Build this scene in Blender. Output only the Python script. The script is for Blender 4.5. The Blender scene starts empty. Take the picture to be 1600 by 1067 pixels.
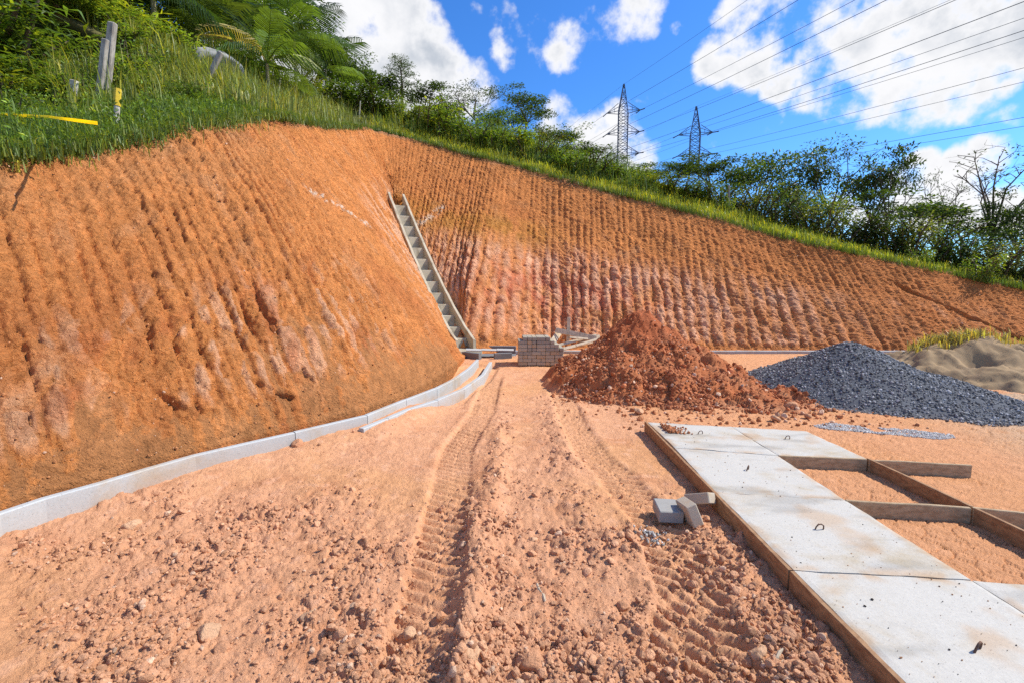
import bpy, math, random
import numpy as np
from mathutils import Vector, Matrix

# ------------------------------------------------------------------ camera, sky, sun, exposure
SC = bpy.context.scene
COL = SC.collection
F_PX, H_CAM = 740.0, 1.6
PITCH = math.atan(76.5 / F_PX)
cam_d = bpy.data.cameras.new('camera')
cam_d.sensor_width = 36.0
cam_d.lens = 36.0 * F_PX / 1600.0
cam_d.clip_start, cam_d.clip_end = 0.05, 4000.0
cam = bpy.data.objects.new('camera', cam_d)
COL.objects.link(cam)
cam.location = (0, 0, H_CAM)
cam.rotation_euler = (math.pi / 2 - PITCH, 0, 0)
SC.camera = cam

SUN_AZ = math.radians(83.0)      # clockwise from +Y (view direction): from the right, a little behind the camera
SUN_EL = math.radians(46.0)
sun_d = bpy.data.lights.new('sun', 'SUN')
sun_d.energy = 4.6
sun_d.angle = math.radians(0.5)
sun_d.color = (1.0, 0.94, 0.83)
sun = bpy.data.objects.new('sun', sun_d)
COL.objects.link(sun)
sdir = Vector((math.sin(SUN_AZ) * math.cos(SUN_EL), math.cos(SUN_AZ) * math.cos(SUN_EL), math.sin(SUN_EL)))
sun.rotation_euler = sdir.to_track_quat('Z', 'Y').to_euler()

def ray(u, v):
    """direction with y = 1 seen at photo pixel (u, v)"""
    xc, yc = (u - 800.0) / F_PX, (533.5 - v) / F_PX
    y = math.cos(PITCH) + yc * math.sin(PITCH)
    z = yc * math.cos(PITCH) - math.sin(PITCH)
    return xc / y, z / y

def P(u, v, D):
    a, b = ray(u, v)
    return Vector((a * D, D, H_CAM + b * D))

def G(u, v, z0=0.0):
    a, b = ray(u, v)
    D = (z0 - H_CAM) / b
    return Vector((a * D, D, z0))

# ---- world: Nishita sky with cumulus clouds
W = bpy.data.worlds.new('World'); SC.world = W; W.use_nodes = True
nt = W.node_tree; nt.nodes.clear()
def N(tree, typ, **kw):
    n = tree.nodes.new(typ)
    for k, v in kw.items():
        setattr(n, k, v)
    return n
def L(tree, a, b): tree.links.new(a, b)
def mth(tree, op, a, b=None, c=None, clamp=False):
    n = N(tree, 'ShaderNodeMath', operation=op, use_clamp=clamp)
    for i, x in enumerate((a, b, c)):
        if x is None: continue
        if isinstance(x, (int, float)): n.inputs[i].default_value = x
        else: L(tree, x, n.inputs[i])
    return n.outputs[0]
def smooth(tree, x, lo, hi, a=0.0, b=1.0):
    n = N(tree, 'ShaderNodeMapRange', interpolation_type='SMOOTHSTEP')
    L(tree, x, n.inputs[0])
    for i, k in enumerate((lo, hi, a, b)): n.inputs[i + 1].default_value = k
    return n.outputs[0]
def mixc(tree, f, a, b, mode='MIX'):
    n = N(tree, 'ShaderNodeMix', data_type='RGBA', blend_type=mode)
    for sock, x in ((n.inputs[0], f), (n.inputs[6], a), (n.inputs[7], b)):
        if isinstance(x, (int, float)): sock.default_value = x
        elif isinstance(x, tuple): sock.default_value = (x[0], x[1], x[2], 1.0)
        else: L(tree, x, sock)
    return n.outputs[2]

sky = N(nt, 'ShaderNodeTexSky', sky_type='NISHITA', sun_disc=False)
sky.sun_elevation = SUN_EL
sky.sun_rotation = SUN_AZ
sky.altitude = 300; sky.air_density = 1.0; sky.dust_density = 0.6; sky.ozone_density = 2.0
hsv = N(nt, 'ShaderNodeHueSaturation'); hsv.inputs['Saturation'].default_value = 1.22
hsv.inputs['Value'].default_value = 1.15
L(nt, sky.outputs[0], hsv.inputs['Color'])
sky_col = mixc(nt, 1.0, hsv.outputs[0], (0.50, 0.82, 1.18), 'MULTIPLY')
bg_sky = N(nt, 'ShaderNodeBackground'); bg_sky.inputs[1].default_value = 0.13
L(nt, sky_col, bg_sky.inputs[0])

tc = N(nt, 'ShaderNodeTexCoord')
dirv = tc.outputs['Generated']
CLOUDS = [ # where the cumulus stand: photo pixel, radius in pixels, weight
 (470,60,120,1.4),(560,30,110,1.4),(600,90,85,1.35),(660,110,66,1.3),(725,140,46,1),(540,130,100,1.4),(630,20,50,.7),
 (800,72,36,.75),(790,25,24,.6),(832,40,22,.55),(888,76,40,.95),(940,38,44,.7),(985,18,48,.85),(1005,45,26,.6),(1058,44,13,.7),(840,88,22,.5),
 (885,205,46,.9),(930,222,56,1),(985,245,40,.9),(740,20,16,.45),
 (1130,95,44,1),(1180,90,56,1),(1160,60,40,.8),(1215,125,36,.9),(1180,18,60,.9),(1260,10,66,1),(1300,95,70,1),(1330,40,60,.6),
 (1395,85,92,1.1),(1480,50,116,1.15),(1420,140,76,1.0),(1500,120,84,1),(1580,60,90,1.1),(1350,160,56,.8),(1560,125,44,.8),(1300,150,50,.7),
 (1585,182,30,.7),(1555,190,22,.5),
 (1545,245,48,1.1),(1500,275,60,1.1),(1440,262,38,1),(1410,300,60,1),(1480,325,70,1.1),(1350,330,60,.8),(1560,330,60,.9)]
tot = None
for (u, v, r, wt) in CLOUDS:
    a, b = ray(u, v)
    dv = Vector((a, 1, b)).normalized()
    a2, b2 = ray(u + r, v)
    dr = Vector((a2, 1, b2)).normalized()
    cosr = dv.dot(dr)
    dp = N(nt, 'ShaderNodeVectorMath', operation='DOT_PRODUCT')
    L(nt, dirv, dp.inputs[0]); dp.inputs[1].default_value = dv
    w = smooth(nt, dp.outputs['Value'], 1 - 2.1 * (1 - cosr), 1 - 0.1 * (1 - cosr), 0, wt)
    tot = w if tot is None else mth(nt, 'MAXIMUM', tot, w)
sep = N(nt, 'ShaderNodeSeparateXYZ'); L(nt, dirv, sep.inputs[0])
nz1 = N(nt, 'ShaderNodeTexNoise'); nz1.inputs['Scale'].default_value = 11; nz1.inputs['Detail'].default_value = 9; nz1.inputs['Roughness'].default_value = 0.58
L(nt, dirv, nz1.inputs['Vector'])
nz2 = N(nt, 'ShaderNodeTexNoise'); nz2.inputs['Scale'].default_value = 3.0; nz2.inputs['Detail'].default_value = 3
L(nt, dirv, nz2.inputs['Vector'])
# the rest of the sky carries the same broken cumulus cover
away = smooth(nt, sep.outputs[1], 0.45, 0.62, 1, 0)
gen = smooth(nt, nz2.outputs[0], 0.42, 0.66, 0, 1.0)
tot = mth(nt, 'MAXIMUM', tot, mth(nt, 'MULTIPLY', away, gen))
den = mth(nt, 'ADD', mth(nt, 'MULTIPLY', tot, 0.56), mth(nt, 'MULTIPLY', mth(nt, 'SUBTRACT', nz1.outputs[0], 0.5), 1.9))
mask = smooth(nt, den, 0.20, 0.58)
up = smooth(nt, sep.outputs[2], -0.02, 0.03)
mask = mth(nt, 'MULTIPLY', mask, up)
thick = smooth(nt, den, 0.45, 0.95)
nz3 = N(nt, 'ShaderNodeTexNoise'); nz3.inputs['Scale'].default_value = 7; nz3.inputs['Detail'].default_value = 5
off = N(nt, 'ShaderNodeVectorMath', operation='ADD'); L(nt, dirv, off.inputs[0]); off.inputs[1].default_value = (3.1, 1.7, 0.06)
L(nt, off.outputs[0], nz3.inputs['Vector'])
grey = mth(nt, 'MULTIPLY', thick, smooth(nt, nz3.outputs[0], 0.36, 0.66))
ccol = mixc(nt, grey, (1.0, 1.0, 1.02), (0.56, 0.61, 0.69))
bg_c = N(nt, 'ShaderNodeBackground'); bg_c.inputs[1].default_value = 0.74
L(nt, ccol, bg_c.inputs[0])
mx = N(nt, 'ShaderNodeMixShader')
L(nt, mask, mx.inputs[0]); L(nt, bg_sky.outputs[0], mx.inputs[1]); L(nt, bg_c.outputs[0], mx.inputs[2])
wo = N(nt, 'ShaderNodeOutputWorld'); L(nt, mx.outputs[0], wo.inputs[0])

SC.view_settings.view_transform = 'Standard'
SC.view_settings.look = 'None'
SC.view_settings.exposure = 0.42
SC.view_settings.gamma = 1.0
SC.view_settings.use_curve_mapping = False
SC.render.engine = 'CYCLES'
SC.cycles.max_bounces = 5
SC.cycles.diffuse_bounces = 3
SC.cycles.glossy_bounces = 2
SC.cycles.transmission_bounces = 3
SC.cycles.use_denoising = False

# ------------------------------------------------------------------ numpy noise
RNG = np.random.default_rng(7)
random.seed(7)
def _h(ix, iy, seed):
    with np.errstate(over='ignore'):
        n = (ix.astype(np.int64) * 374761393 + iy.astype(np.int64) * 668265263 + seed * 1442695041) & 0xFFFFFFFF
        n = ((n ^ (n >> 13)) * 1274126177) & 0xFFFFFFFF
        n = (n ^ (n >> 16)) & 0xFFFFFFFF
    return n
def perlin(x, y, seed=0):
    x = np.asarray(x, float); y = np.asarray(y, float)
    ix, iy = np.floor(x), np.floor(y)
    fx, fy = x - ix, y - iy
    ux = fx * fx * fx * (fx * (fx * 6 - 15) + 10); uy = fy * fy * fy * (fy * (fy * 6 - 15) + 10)
    def g(dx, dy):
        a = _h(ix + dx, iy + dy, seed) * (2 * math.pi / 4294967296.0)
        return np.cos(a) * (fx - dx) + np.sin(a) * (fy - dy)
    a = g(0, 0) * (1 - ux) + g(1, 0) * ux
    b = g(0, 1) * (1 - ux) + g(1, 1) * ux
    return (a * (1 - uy) + b * uy) * 1.5
def fbm(x, y, octv=4, seed=0, gain=0.5, lac=2.03):
    t, a, s = 0.0, 1.0, 0.0
    for i in range(octv):
        t = t + a * perlin(x, y, seed + i * 17); s += a
        a *= gain; x = x * lac + 3.7; y = y * lac - 1.3
    return t / s
def worley(x, y, seed=0, second=False):
    x = np.asarray(x, float); y = np.asarray(y, float)
    ix, iy = np.floor(x), np.floor(y)
    d1 = np.full(x.shape, 9.0); d2 = np.full(x.shape, 9.0); idv = np.zeros(x.shape)
    for dx in (-1, 0, 1):
        for dy in (-1, 0, 1):
            cx, cy = ix + dx, iy + dy
            px = cx + _h(cx, cy, seed) / 4294967296.0
            py = cy + _h(cx, cy, seed + 91) / 4294967296.0
            d = np.hypot(px - x, py - y)
            rid = _h(cx, cy, seed + 55) / 4294967296.0
            closer = d < d1
            d2 = np.where(closer, d1, np.minimum(d2, d))
            idv = np.where(closer, rid, idv)
            d1 = np.where(closer, d, d1)
    return (d1, d2, idv) if second else (d1, idv)
def sst(x, a, b):
    t = np.clip((x - a) / (b - a), 0, 1)
    return t * t * (3 - 2 * t)
def lerp(a, b, t): return a + (b - a) * t
def mixcol(c, col, f): return c + (np.array(col) - c) * f[..., None]

# ------------------------------------------------------------------ object helpers
def mesh_np(name, V, Fs, mat=None, tint=None, smooth_sh=False):
    """mesh from numpy arrays; Fs is an (n,3) or (n,4) array or a list of such arrays"""
    if not isinstance(Fs, (list, tuple)): Fs = [Fs]
    V = np.ascontiguousarray(V, np.float32).reshape(-1, 3)
    me = bpy.data.meshes.new(name)
    me.vertices.add(len(V)); me.vertices.foreach_set('co', V.ravel())
    loops = np.concatenate([np.asarray(f, np.int32).ravel() for f in Fs])
    tots = np.concatenate([np.full(len(f), np.asarray(f).shape[1], np.int32) for f in Fs])
    starts = np.concatenate([[0], np.cumsum(tots)[:-1]]).astype(np.int32)
    me.loops.add(len(loops)); me.loops.foreach_set('vertex_index', loops)
    me.polygons.add(len(tots)); me.polygons.foreach_set('loop_start', starts); me.polygons.foreach_set('loop_total', tots)
    me.polygons.foreach_set('use_smooth', np.full(len(tots), smooth_sh))
    if tint is not None:
        t = np.asarray(tint, np.float32)
        if t.shape[1] == 3: t = np.concatenate([t, np.ones((len(t), 1), np.float32)], 1)
        at = me.color_attributes.new('tint', 'FLOAT_COLOR', 'POINT')
        at.data.foreach_set('color', np.ascontiguousarray(t, np.float32).ravel())
    if mat: me.materials.append(mat)
    me.update(calc_edges=True)
    return me
def obj(name, me, parent=None, loc=None, rot=None):
    o = bpy.data.objects.new(name, me)
    COL.objects.link(o)
    if parent is not None: o.parent = parent
    if loc is not None: o.location = loc
    if rot is not None: o.rotation_euler = rot
    return o
def tag(o, label=None, cat=None, group=None, kind=None):
    if label: o['label'] = label
    if cat: o['category'] = cat
    if group: o['group'] = group
    if kind: o['kind'] = kind
    return o
def thing(name, label, cat, loc=(0, 0, 0), rotz=0.0, group=None):
    o = bpy.data.objects.new(name, None); COL.objects.link(o)
    o.empty_display_size = 0.1
    o.location = loc; o.rotation_euler = (0, 0, rotz)
    return tag(o, label, cat, group)
def copy_thing(src, label, loc, rotz=0.0, scale=(1, 1, 1)):
    r = src.copy(); COL.objects.link(r)
    r.location = loc; r.rotation_euler = (0, 0, rotz); r.scale = scale
    r['label'] = label
    for ch in list(src.children):
        c = ch.copy(); COL.objects.link(c); c.parent = r
        for g in ch.children:
            d = g.copy(); COL.objects.link(d); d.parent = c
    return r
def grid_faces(nr, nc):
    i = np.arange(nr - 1)[:, None] * nc + np.arange(nc - 1)[None, :]
    return np.stack([i, i + 1, i + nc + 1, i + nc], -1).reshape(-1, 4)

class MB:
    """collects boxes, tubes and quads of one mesh"""
    def __init__(s): s.V = []; s.F3 = []; s.F4 = []; s.n = 0
    def add(s, V, F):
        V = np.asarray(V, float).reshape(-1, 3); F = np.asarray(F, int) + s.n
        s.V.append(V); s.n += len(V)
        (s.F4 if F.shape[1] == 4 else s.F3).append(F)
    def box(s, c, size, M=None, bev=0.0):
        """box with chamfered long edges; M 3x3 rotation"""
        x, y, z = [k / 2 for k in size]
        b = min(bev, x * .9, y * .9, z * .9)
        if b <= 0:
            V = np.array([[i, j, k] for i in (-x, x) for j in (-y, y) for k in (-z, z)])
            F = np.array([[0, 1, 3, 2], [4, 6, 7, 5], [0, 4, 5, 1], [2, 3, 7, 6], [0, 2, 6, 4], [1, 5, 7, 3]])
        else:
            ring = [(-x + b, -y), (x - b, -y), (x, -y + b), (x, y - b), (x - b, y), (-x + b, y), (-x, y - b), (-x, -y + b)]
            ins = [(max(-x + b, min(x - b, p[0])), max(-y + b, min(y - b, p[1]))) for p in ring]
            V = []
            for zz, rr in ((-z, ins), (-z + b, ring), (z - b, ring), (z, ins)):
                V += [(p[0], p[1], zz) for p in rr]
            V = np.array(V); F = []
            for l in range(3):
                for i in range(8):
                    j = (i + 1) % 8
                    F.append([l * 8 + i, l * 8 + j, l * 8 + 8 + j, l * 8 + 8 + i])
            for i0, fl in ((0, True), (24, False)):
                q = [[i0 + 0, i0 + 1, i0 + 2, i0 + 3], [i0 + 0, i0 + 3, i0 + 4, i0 + 7], [i0 + 4, i0 + 5, i0 + 6, i0 + 7]]
                F += [k[::-1] if fl else k for k in q]
            F = np.array(F)
        if M is not None: V = V @ np.asarray(M).T
        s.add(V + np.asarray(c, float), F)
    def bar(s, a, b, w, h=None, up=(0, 0, 1), bev=0.0):
        a = Vector(a); b = Vector(b); d = (b - a); ln = d.length; d.normalize()
        upv = Vector(up)
        if abs(d.dot(upv)) > .98: upv = Vector((0, 1, 0)) if abs(d.y) < .9 else Vector((1, 0, 0))
        x = d.cross(upv).normalized(); z = x.cross(d).normalized()
        M = np.array([[x.x, d.x, z.x], [x.y, d.y, z.y], [x.z, d.z, z.z]])
        s.box((a + b) / 2, (w, ln, h or w), M, bev)
    def tube(s, pts, radii, seg=6, caps=True):
        pts = [Vector(p) for p in pts]
        n = len(pts); V = []
        if isinstance(radii, (int, float)): radii = [radii] * n
        t0 = (pts[1] - pts[0]).normalized()
        x = t0.orthogonal().normalized()
        for i, p in enumerate(pts):
            t = (pts[min(i + 1, n - 1)] - pts[max(i - 1, 0)]).normalized()
            x = (x - t * x.dot(t))
            x = x.normalized() if x.length > 1e-6 else t.orthogonal().normalized()
            y = t.cross(x)
            for k in range(seg):
                an = 2 * math.pi * k / seg
                V.append(p + (x * math.cos(an) + y * math.sin(an)) * radii[i])
        F = []
        for i in range(n - 1):
            for k in range(seg):
                k2 = (k + 1) % seg
                F.append([i * seg + k, i * seg + k2, (i + 1) * seg + k2, (i + 1) * seg + k])
        if caps and seg in (4, 6):
            for b, rv in ((0, True), ((n - 1) * seg, False)):
                q = [[b, b + 1, b + 2, b + 3]] + ([[b, b + 3, b + 4, b + 5]] if seg == 6 else [])
                F += [k[::-1] if rv else k for k in q]
        s.add(np.array([tuple(v) for v in V]), np.array(F))
    def mesh(s, name, mat, tint=None, sm=False):
        V = np.concatenate(s.V)
        Fs = [np.concatenate(k) for k in (s.F3, s.F4) if k]
        if tint is not None and not hasattr(tint, 'shape'): tint = np.tile(np.array(tint, float), (len(V), 1))
        return mesh_np(name, V, Fs, mat, tint, sm)

def icosphere(sub):
    t = (1 + 5 ** .5) / 2
    V = [(-1, t, 0), (1, t, 0), (-1, -t, 0), (1, -t, 0), (0, -1, t), (0, 1, t), (0, -1, -t), (0, 1, -t), (t, 0, -1), (t, 0, 1), (-t, 0, -1), (-t, 0, 1)]
    V = [Vector(v).normalized() for v in V]
    F = [(0, 11, 5), (0, 5, 1), (0, 1, 7), (0, 7, 10), (0, 10, 11), (1, 5, 9), (5, 11, 4), (11, 10, 2), (10, 7, 6), (7, 1, 8), (3, 9, 4), (3, 4, 2), (3, 2, 6), (3, 6, 8), (3, 8, 9), (4, 9, 5), (2, 4, 11), (6, 2, 10), (8, 6, 7), (9, 8, 1)]
    for _ in range(sub):
        cache = {}; F2 = []
        def mid(a, b):
            k = (min(a, b), max(a, b))
            if k not in cache:
                V.append(((V[a] + V[b]) / 2).normalized()); cache[k] = len(V) - 1
            return cache[k]
        for a, b, c in F:
            ab, bc, ca = mid(a, b), mid(b, c), mid(c, a)
            F2 += [(a, ab, ca), (b, bc, ab), (c, ca, bc), (ab, bc, ca)]
        F = F2
    return np.array([tuple(v) for v in V]), np.array(F)
def rock_shape(sub, rough, seed, flat=0.8):
    """angular clod: sphere cut by random planes"""
    V, F = icosphere(sub)
    r = np.random.default_rng(seed)
    V = V * (1 + rough * .5 * (r.random((len(V), 1)) - .5))
    for _ in range(7):
        n = r.normal(size=3); n /= np.linalg.norm(n)
        d = 0.55 + .35 * r.random()
        k = V @ n - d
        V = V - np.outer(np.maximum(k, 0) * .9, n)
    V *= np.array([1, .7 + .5 * r.random(), flat * (.7 + .4 * r.random())])
    return V, F
def rand_rot(n, rng, tilt=1.0):
    q = rng.normal(size=(n, 4)); q[:, 1:3] *= tilt
    q /= np.linalg.norm(q, axis=1)[:, None]
    w, x, y, z = q.T
    return np.stack([np.stack([1 - 2 * (y * y + z * z), 2 * (x * y - z * w), 2 * (x * z + y * w)], -1),
                     np.stack([2 * (x * y + z * w), 1 - 2 * (x * x + z * z), 2 * (y * z - x * w)], -1),
                     np.stack([2 * (x * z - y * w), 2 * (y * z + x * w), 1 - 2 * (x * x + y * y)], -1)], 1)
def scatter(protos, pos, size, rng, tilt=1.0, colors=None):
    """joins copies of small prototype shapes into one set of arrays"""
    pick = rng.integers(0, len(protos), len(pos)); Vs, Fs, Cs, n = [], [], [], 0
    for k, (pv, pf) in enumerate(protos):
        idx = np.where(pick == k)[0]
        if not len(idx): continue
        R = rand_rot(len(idx), rng, tilt)
        v = np.einsum('nij,kj->nki', R, pv) * size[idx][:, None, None] + pos[idx][:, None, :]
        Vs.append(v.reshape(-1, 3))
        Fs.append((pf[None] + (np.arange(len(idx)) * len(pv))[:, None, None] + n).reshape(-1, pf.shape[1]))
        n += len(idx) * len(pv)
        if colors is not None: Cs.append(np.repeat(colors[idx], len(pv), 0))
    return np.concatenate(Vs), np.concatenate(Fs), (np.concatenate(Cs) if colors is not None else None)

# ------------------------------------------------------------------ materials
def mat_new(name):
    m = bpy.data.materials.new(name); m.use_nodes = True
    t = m.node_tree; t.nodes.clear()
    o = N(t, 'ShaderNodeOutputMaterial'); b = N(t, 'ShaderNodeBsdfPrincipled')
    L(t, b.outputs[0], o.inputs[0])
    return m, t, b
def noise(t, scale, detail=4, rough=.55, vec=None, dist=0.0):
    n = N(t, 'ShaderNodeTexNoise'); n.inputs['Scale'].default_value = scale
    n.inputs['Detail'].default_value = detail; n.inputs['Roughness'].default_value = rough
    n.inputs['Distortion'].default_value = dist
    if vec is None:
        g = N(t, 'ShaderNodeNewGeometry'); vec = g.outputs['Position']
    L(t, vec, n.inputs['Vector'])
    return n.outputs[0]
def bump(t, b, h, strength, dist):
    n = N(t, 'ShaderNodeBump'); n.inputs['Strength'].default_value = strength; n.inputs['Distance'].default_value = dist
    L(t, h, n.inputs['Height']); L(t, n.outputs[0], b.inputs['Normal'])
def attr(t, nm='tint'):
    a = N(t, 'ShaderNodeAttribute'); a.attribute_name = nm
    return a.outputs['Color']
def scale_col(t, col, f):
    n = N(t, 'ShaderNodeVectorMath', operation='SCALE')
    L(t, col, n.inputs[0]); L(t, f, n.inputs['Scale']); return n.outputs[0]
def mat_soil(name, s1=9.0, s2=70.0, bs=.6, bd=.02, var=.45):
    m, t, b = mat_new(name)
    a = noise(t, s1, 5, .6); c = noise(t, s2, 4, .65)
    f = mth(t, 'ADD', mth(t, 'MULTIPLY', a, var), mth(t, 'MULTIPLY', c, var))
    f = mth(t, 'ADD', f, 1.0 - var)
    L(t, scale_col(t, attr(t), f), b.inputs['Base Color'])
    b.inputs['Roughness'].default_value = .95
    b.inputs['Specular IOR Level'].default_value = .15
    h = mth(t, 'ADD', noise(t, s2 * .6, 6, .75), mth(t, 'MULTIPLY', noise(t, s1 * 2.2, 5, .65), 1.2))
    bump(t, b, h, bs, bd)
    return m
def mat_plain(name, col, rough=.8, var=.35, s=12.0, bs=.3, bd=.004, col2=None, spec=.3, metal=0.0, use_tint=False, stretch=None):
    m, t, b = mat_new(name)
    vec = None
    if stretch:
        tcn = N(t, 'ShaderNodeTexCoord'); mp = N(t, 'ShaderNodeMapping'); mp.inputs['Scale'].default_value = stretch
        L(t, tcn.outputs['Object'], mp.inputs['Vector']); vec = mp.outputs[0]
    a = noise(t, s, 6, .62, vec); c = noise(t, s * 9, 3, .6, vec)
    base = mixc(t, smooth(t, a, .35, .68), tuple(col), tuple(col2 or [k * (1 - var) for k in col]))
    if use_tint: base = mixc(t, 1.0, base, attr(t), 'MULTIPLY')
    f = mth(t, 'ADD', mth(t, 'MULTIPLY', c, .4), .8)
    L(t, scale_col(t, base, f), b.inputs['Base Color'])
    b.inputs['Roughness'].default_value = rough; b.inputs['Specular IOR Level'].default_value = spec
    b.inputs['Metallic'].default_value = metal
    bump(t, b, mth(t, 'ADD', a, mth(t, 'MULTIPLY', c, .5)), bs, bd)
    return m
def mat_leaf(name, trans=.35):
    m = bpy.data.materials.new(name); m.use_nodes = True
    t = m.node_tree; t.nodes.clear()
    o = N(t, 'ShaderNodeOutputMaterial')
    b = N(t, 'ShaderNodeBsdfPrincipled'); tr = N(t, 'ShaderNodeBsdfTranslucent'); mxs = N(t, 'ShaderNodeMixShader')
    col = attr(t)
    oi = N(t, 'ShaderNodeObjectInfo')
    f = mth(t, 'ADD', mth(t, 'MULTIPLY', oi.outputs['Random'], .5), .75)
    col = scale_col(t, col, f)
    L(t, col, b.inputs['Base Color'])
    b.inputs['Roughness'].default_value = .45; b.inputs['Specular IOR Level'].default_value = .3
    c2 = mixc(t, 1.0, col, (1.9, 1.8, .6), 'MULTIPLY')
    L(t, c2, tr.inputs[0])
    mxs.inputs[0].default_value = trans
    L(t, b.outputs[0], mxs.inputs[1]); L(t, tr.outputs[0], mxs.inputs[2]); L(t, mxs.outputs[0], o.inputs[0])
    return m
M_SLOPE = mat_soil('cut_slope_clay', 6, 45, 1.0, .07, .6)
M_SOIL = mat_soil('loose_soil', 14, 110, .9, .016, .5)
M_GRASSGROUND = mat_soil('hill_turf', 5, 40, .6, .03, .5)
M_LEAF = mat_leaf('leaf')
M_BARK = mat_plain('bark', (.16, .12, .085), .9, .5, 9, .6, .02, stretch=(3, 3, .6))
# ------------------------------------------------------------------ the cut slope: pairs of foot and crest, joined by the digging direction
def solve_crest(B, u, v, ang):
    a, b = ray(u, v); ta = math.tan(math.radians(ang))
    D = max(.4, B.y * .6 if B.y < 11 else B.y + .3)
    while D < 60:
        c = Vector((a * D, D, H_CAM + b * D))
        h = math.hypot(c.x - B.x, c.y - B.y)
        if c.z > B.z and D > B.y * .8 and (c.z - B.z) / max(h, 1e-3) <= ta: return c
        D += .02
    return c
# the gully between the two faces, where the stepped chute climbs
VAL0, VAL1 = G(729, 547, .10), P(577, 202, 19.3)
def valley(k):
    p = VAL0.lerp(VAL1, k); p.z -= .50 * math.sin(math.pi * min(1, k * 1.02) ** .72)
    return p
def valley_at(v):
    """gully point seen at photo row v"""
    best = min((abs(((valley(k / 400).z - H_CAM) / valley(k / 400).y) - ray(640, v)[1]), k / 400) for k in range(401))
    return best[1]
K1, K2, K3, K4, K5 = [valley_at(v) for v in (500, 440, 375, 315, 275)]
# (foot pixel or gully parameter, foot height, crest pixel, slope angle or crest distance)
PAIRS = [
 ((-620, 1230), .17, (-900, 235), 40), ((-260, 930), .17, (-420, 262), 42), ((0, 795), .17, (-150, 248), 44),
 ((152, 750), .17, (0, 238), 45), ((305, 706), .17, (120, 228), 45), ((461, 669), .17, (235, 210), 45),
 ((575, 640), .20, (318, 190), 45), ((650, 611), .20, (372, 181), 9.35), ((704, 580), .20, (412, 178), 10.6),
 (.0, .0, (445, 184), 11.8), (K1, .0, (472, 190), 13.0), (K2, .0, (498, 194), 14.4), (K3, .0, (525, 197), 16.2), (K4, .0, (552, 199), 18.1),
 (K5, .0, (582, 202), 19.5),
 (K4, .0, (628, 213), 20.2), (K3, .0, (672, 225), 20.3), (K2, .0, (714, 236), 20.1), (K1, .0, (748, 245), 19.9), (.0, .0, (785, 253), 19.6),
 ((840, 545), .0, (845, 270), 19.2), ((920, 546), .0, (915, 290), 18.6), ((1010, 547), .0, (990, 308), 18.0),
 ((1110, 548), .0, (1075, 330), 17.3), ((1260, 549), .0, (1195, 363), 16.4), ((1430, 550), .0, (1330, 394), 15.4),
 ((1600, 549), .0, (1515, 434), 44), ((1800, 549), .0, (1730, 470), 42), ((2100, 549), .0, (2040, 498), 40), ((2900, 549), .0, (2840, 526), 36),
]
FEET, CRESTS = [], []
for ft, bz, (cu, cv), ang in PAIRS:
    b_ = G(ft[0], ft[1], bz) if isinstance(ft, tuple) else valley(ft)
    FEET.append(b_); CRESTS.append(solve_crest(b_, cu, cv, ang) if ang > 30 else P(cu, cv, ang))
FEET = np.array([tuple(v) for v in FEET]); CRESTS = np.array([tuple(v) for v in CRESTS])
_b = CRESTS[:9, :2] - FEET[:9, :2]
FEET[:9, :2] += _b / np.linalg.norm(_b, axis=1)[:, None] * .13      # the bank starts behind the drain wall
NP_ = len(PAIRS)
def spline(Pn, s):
    """Catmull-Rom through rows of Pn at parameter s"""
    s = np.clip(np.asarray(s, float), 0, len(Pn) - 1 - 1e-6)
    i = np.floor(s).astype(int); t = (s - i)[..., None]
    p0 = Pn[np.maximum(i - 1, 0)]; p1 = Pn[i]; p2 = Pn[i + 1]; p3 = Pn[np.minimum(i + 2, len(Pn) - 1)]
    return .5 * ((2 * p1) + (-p0 + p2) * t + (2 * p0 - 5 * p1 + 4 * p2 - p3) * t * t + (-p0 + 3 * p1 - 3 * p2 + p3) * t ** 3)
SGUL = 14.0                                  # column at the head of the gully
def slope_base(s, t):
    """smooth cut face without relief: s along the foot, t from foot (0) to crest (1)"""
    B = spline(FEET, s); C = spline(CRESTS, s)
    t = np.asarray(t, float)
    ingul = sst(s, 8.4, 9.6) * (1 - sst(s, 18.6, 19.8))
    left = 1 - sst(s, 7.0, 9.0)
    tal = (.05 + .05 * left) * (1 - ingul)    # sunk spoil along the foot lies flatter
    zt = np.where(t < .16, t * (1 - tal * 6 * (1 - t / .16) ** 1.0), t)
    belly = .045 * np.sin(np.pi * np.clip(t, 0, 1)) * (sst(s, 3.5, 5.5) - sst(s, 6.4, 8.4))
    rnd = -.018 * sst(t, .88, 1.0)
    z = B[..., 2] + (C[..., 2] - B[..., 2]) * (zt + belly + rnd + .018)
    z = np.where(t < .05, lerp(B[..., 2], z, np.clip(t, 0, 1) / .05), z)
    x = B[..., 0] + (C[..., 0] - B[..., 0]) * t
    y = B[..., 1] + (C[..., 1] - B[..., 1]) * t
    return np.stack([x, y, z], -1)
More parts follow.
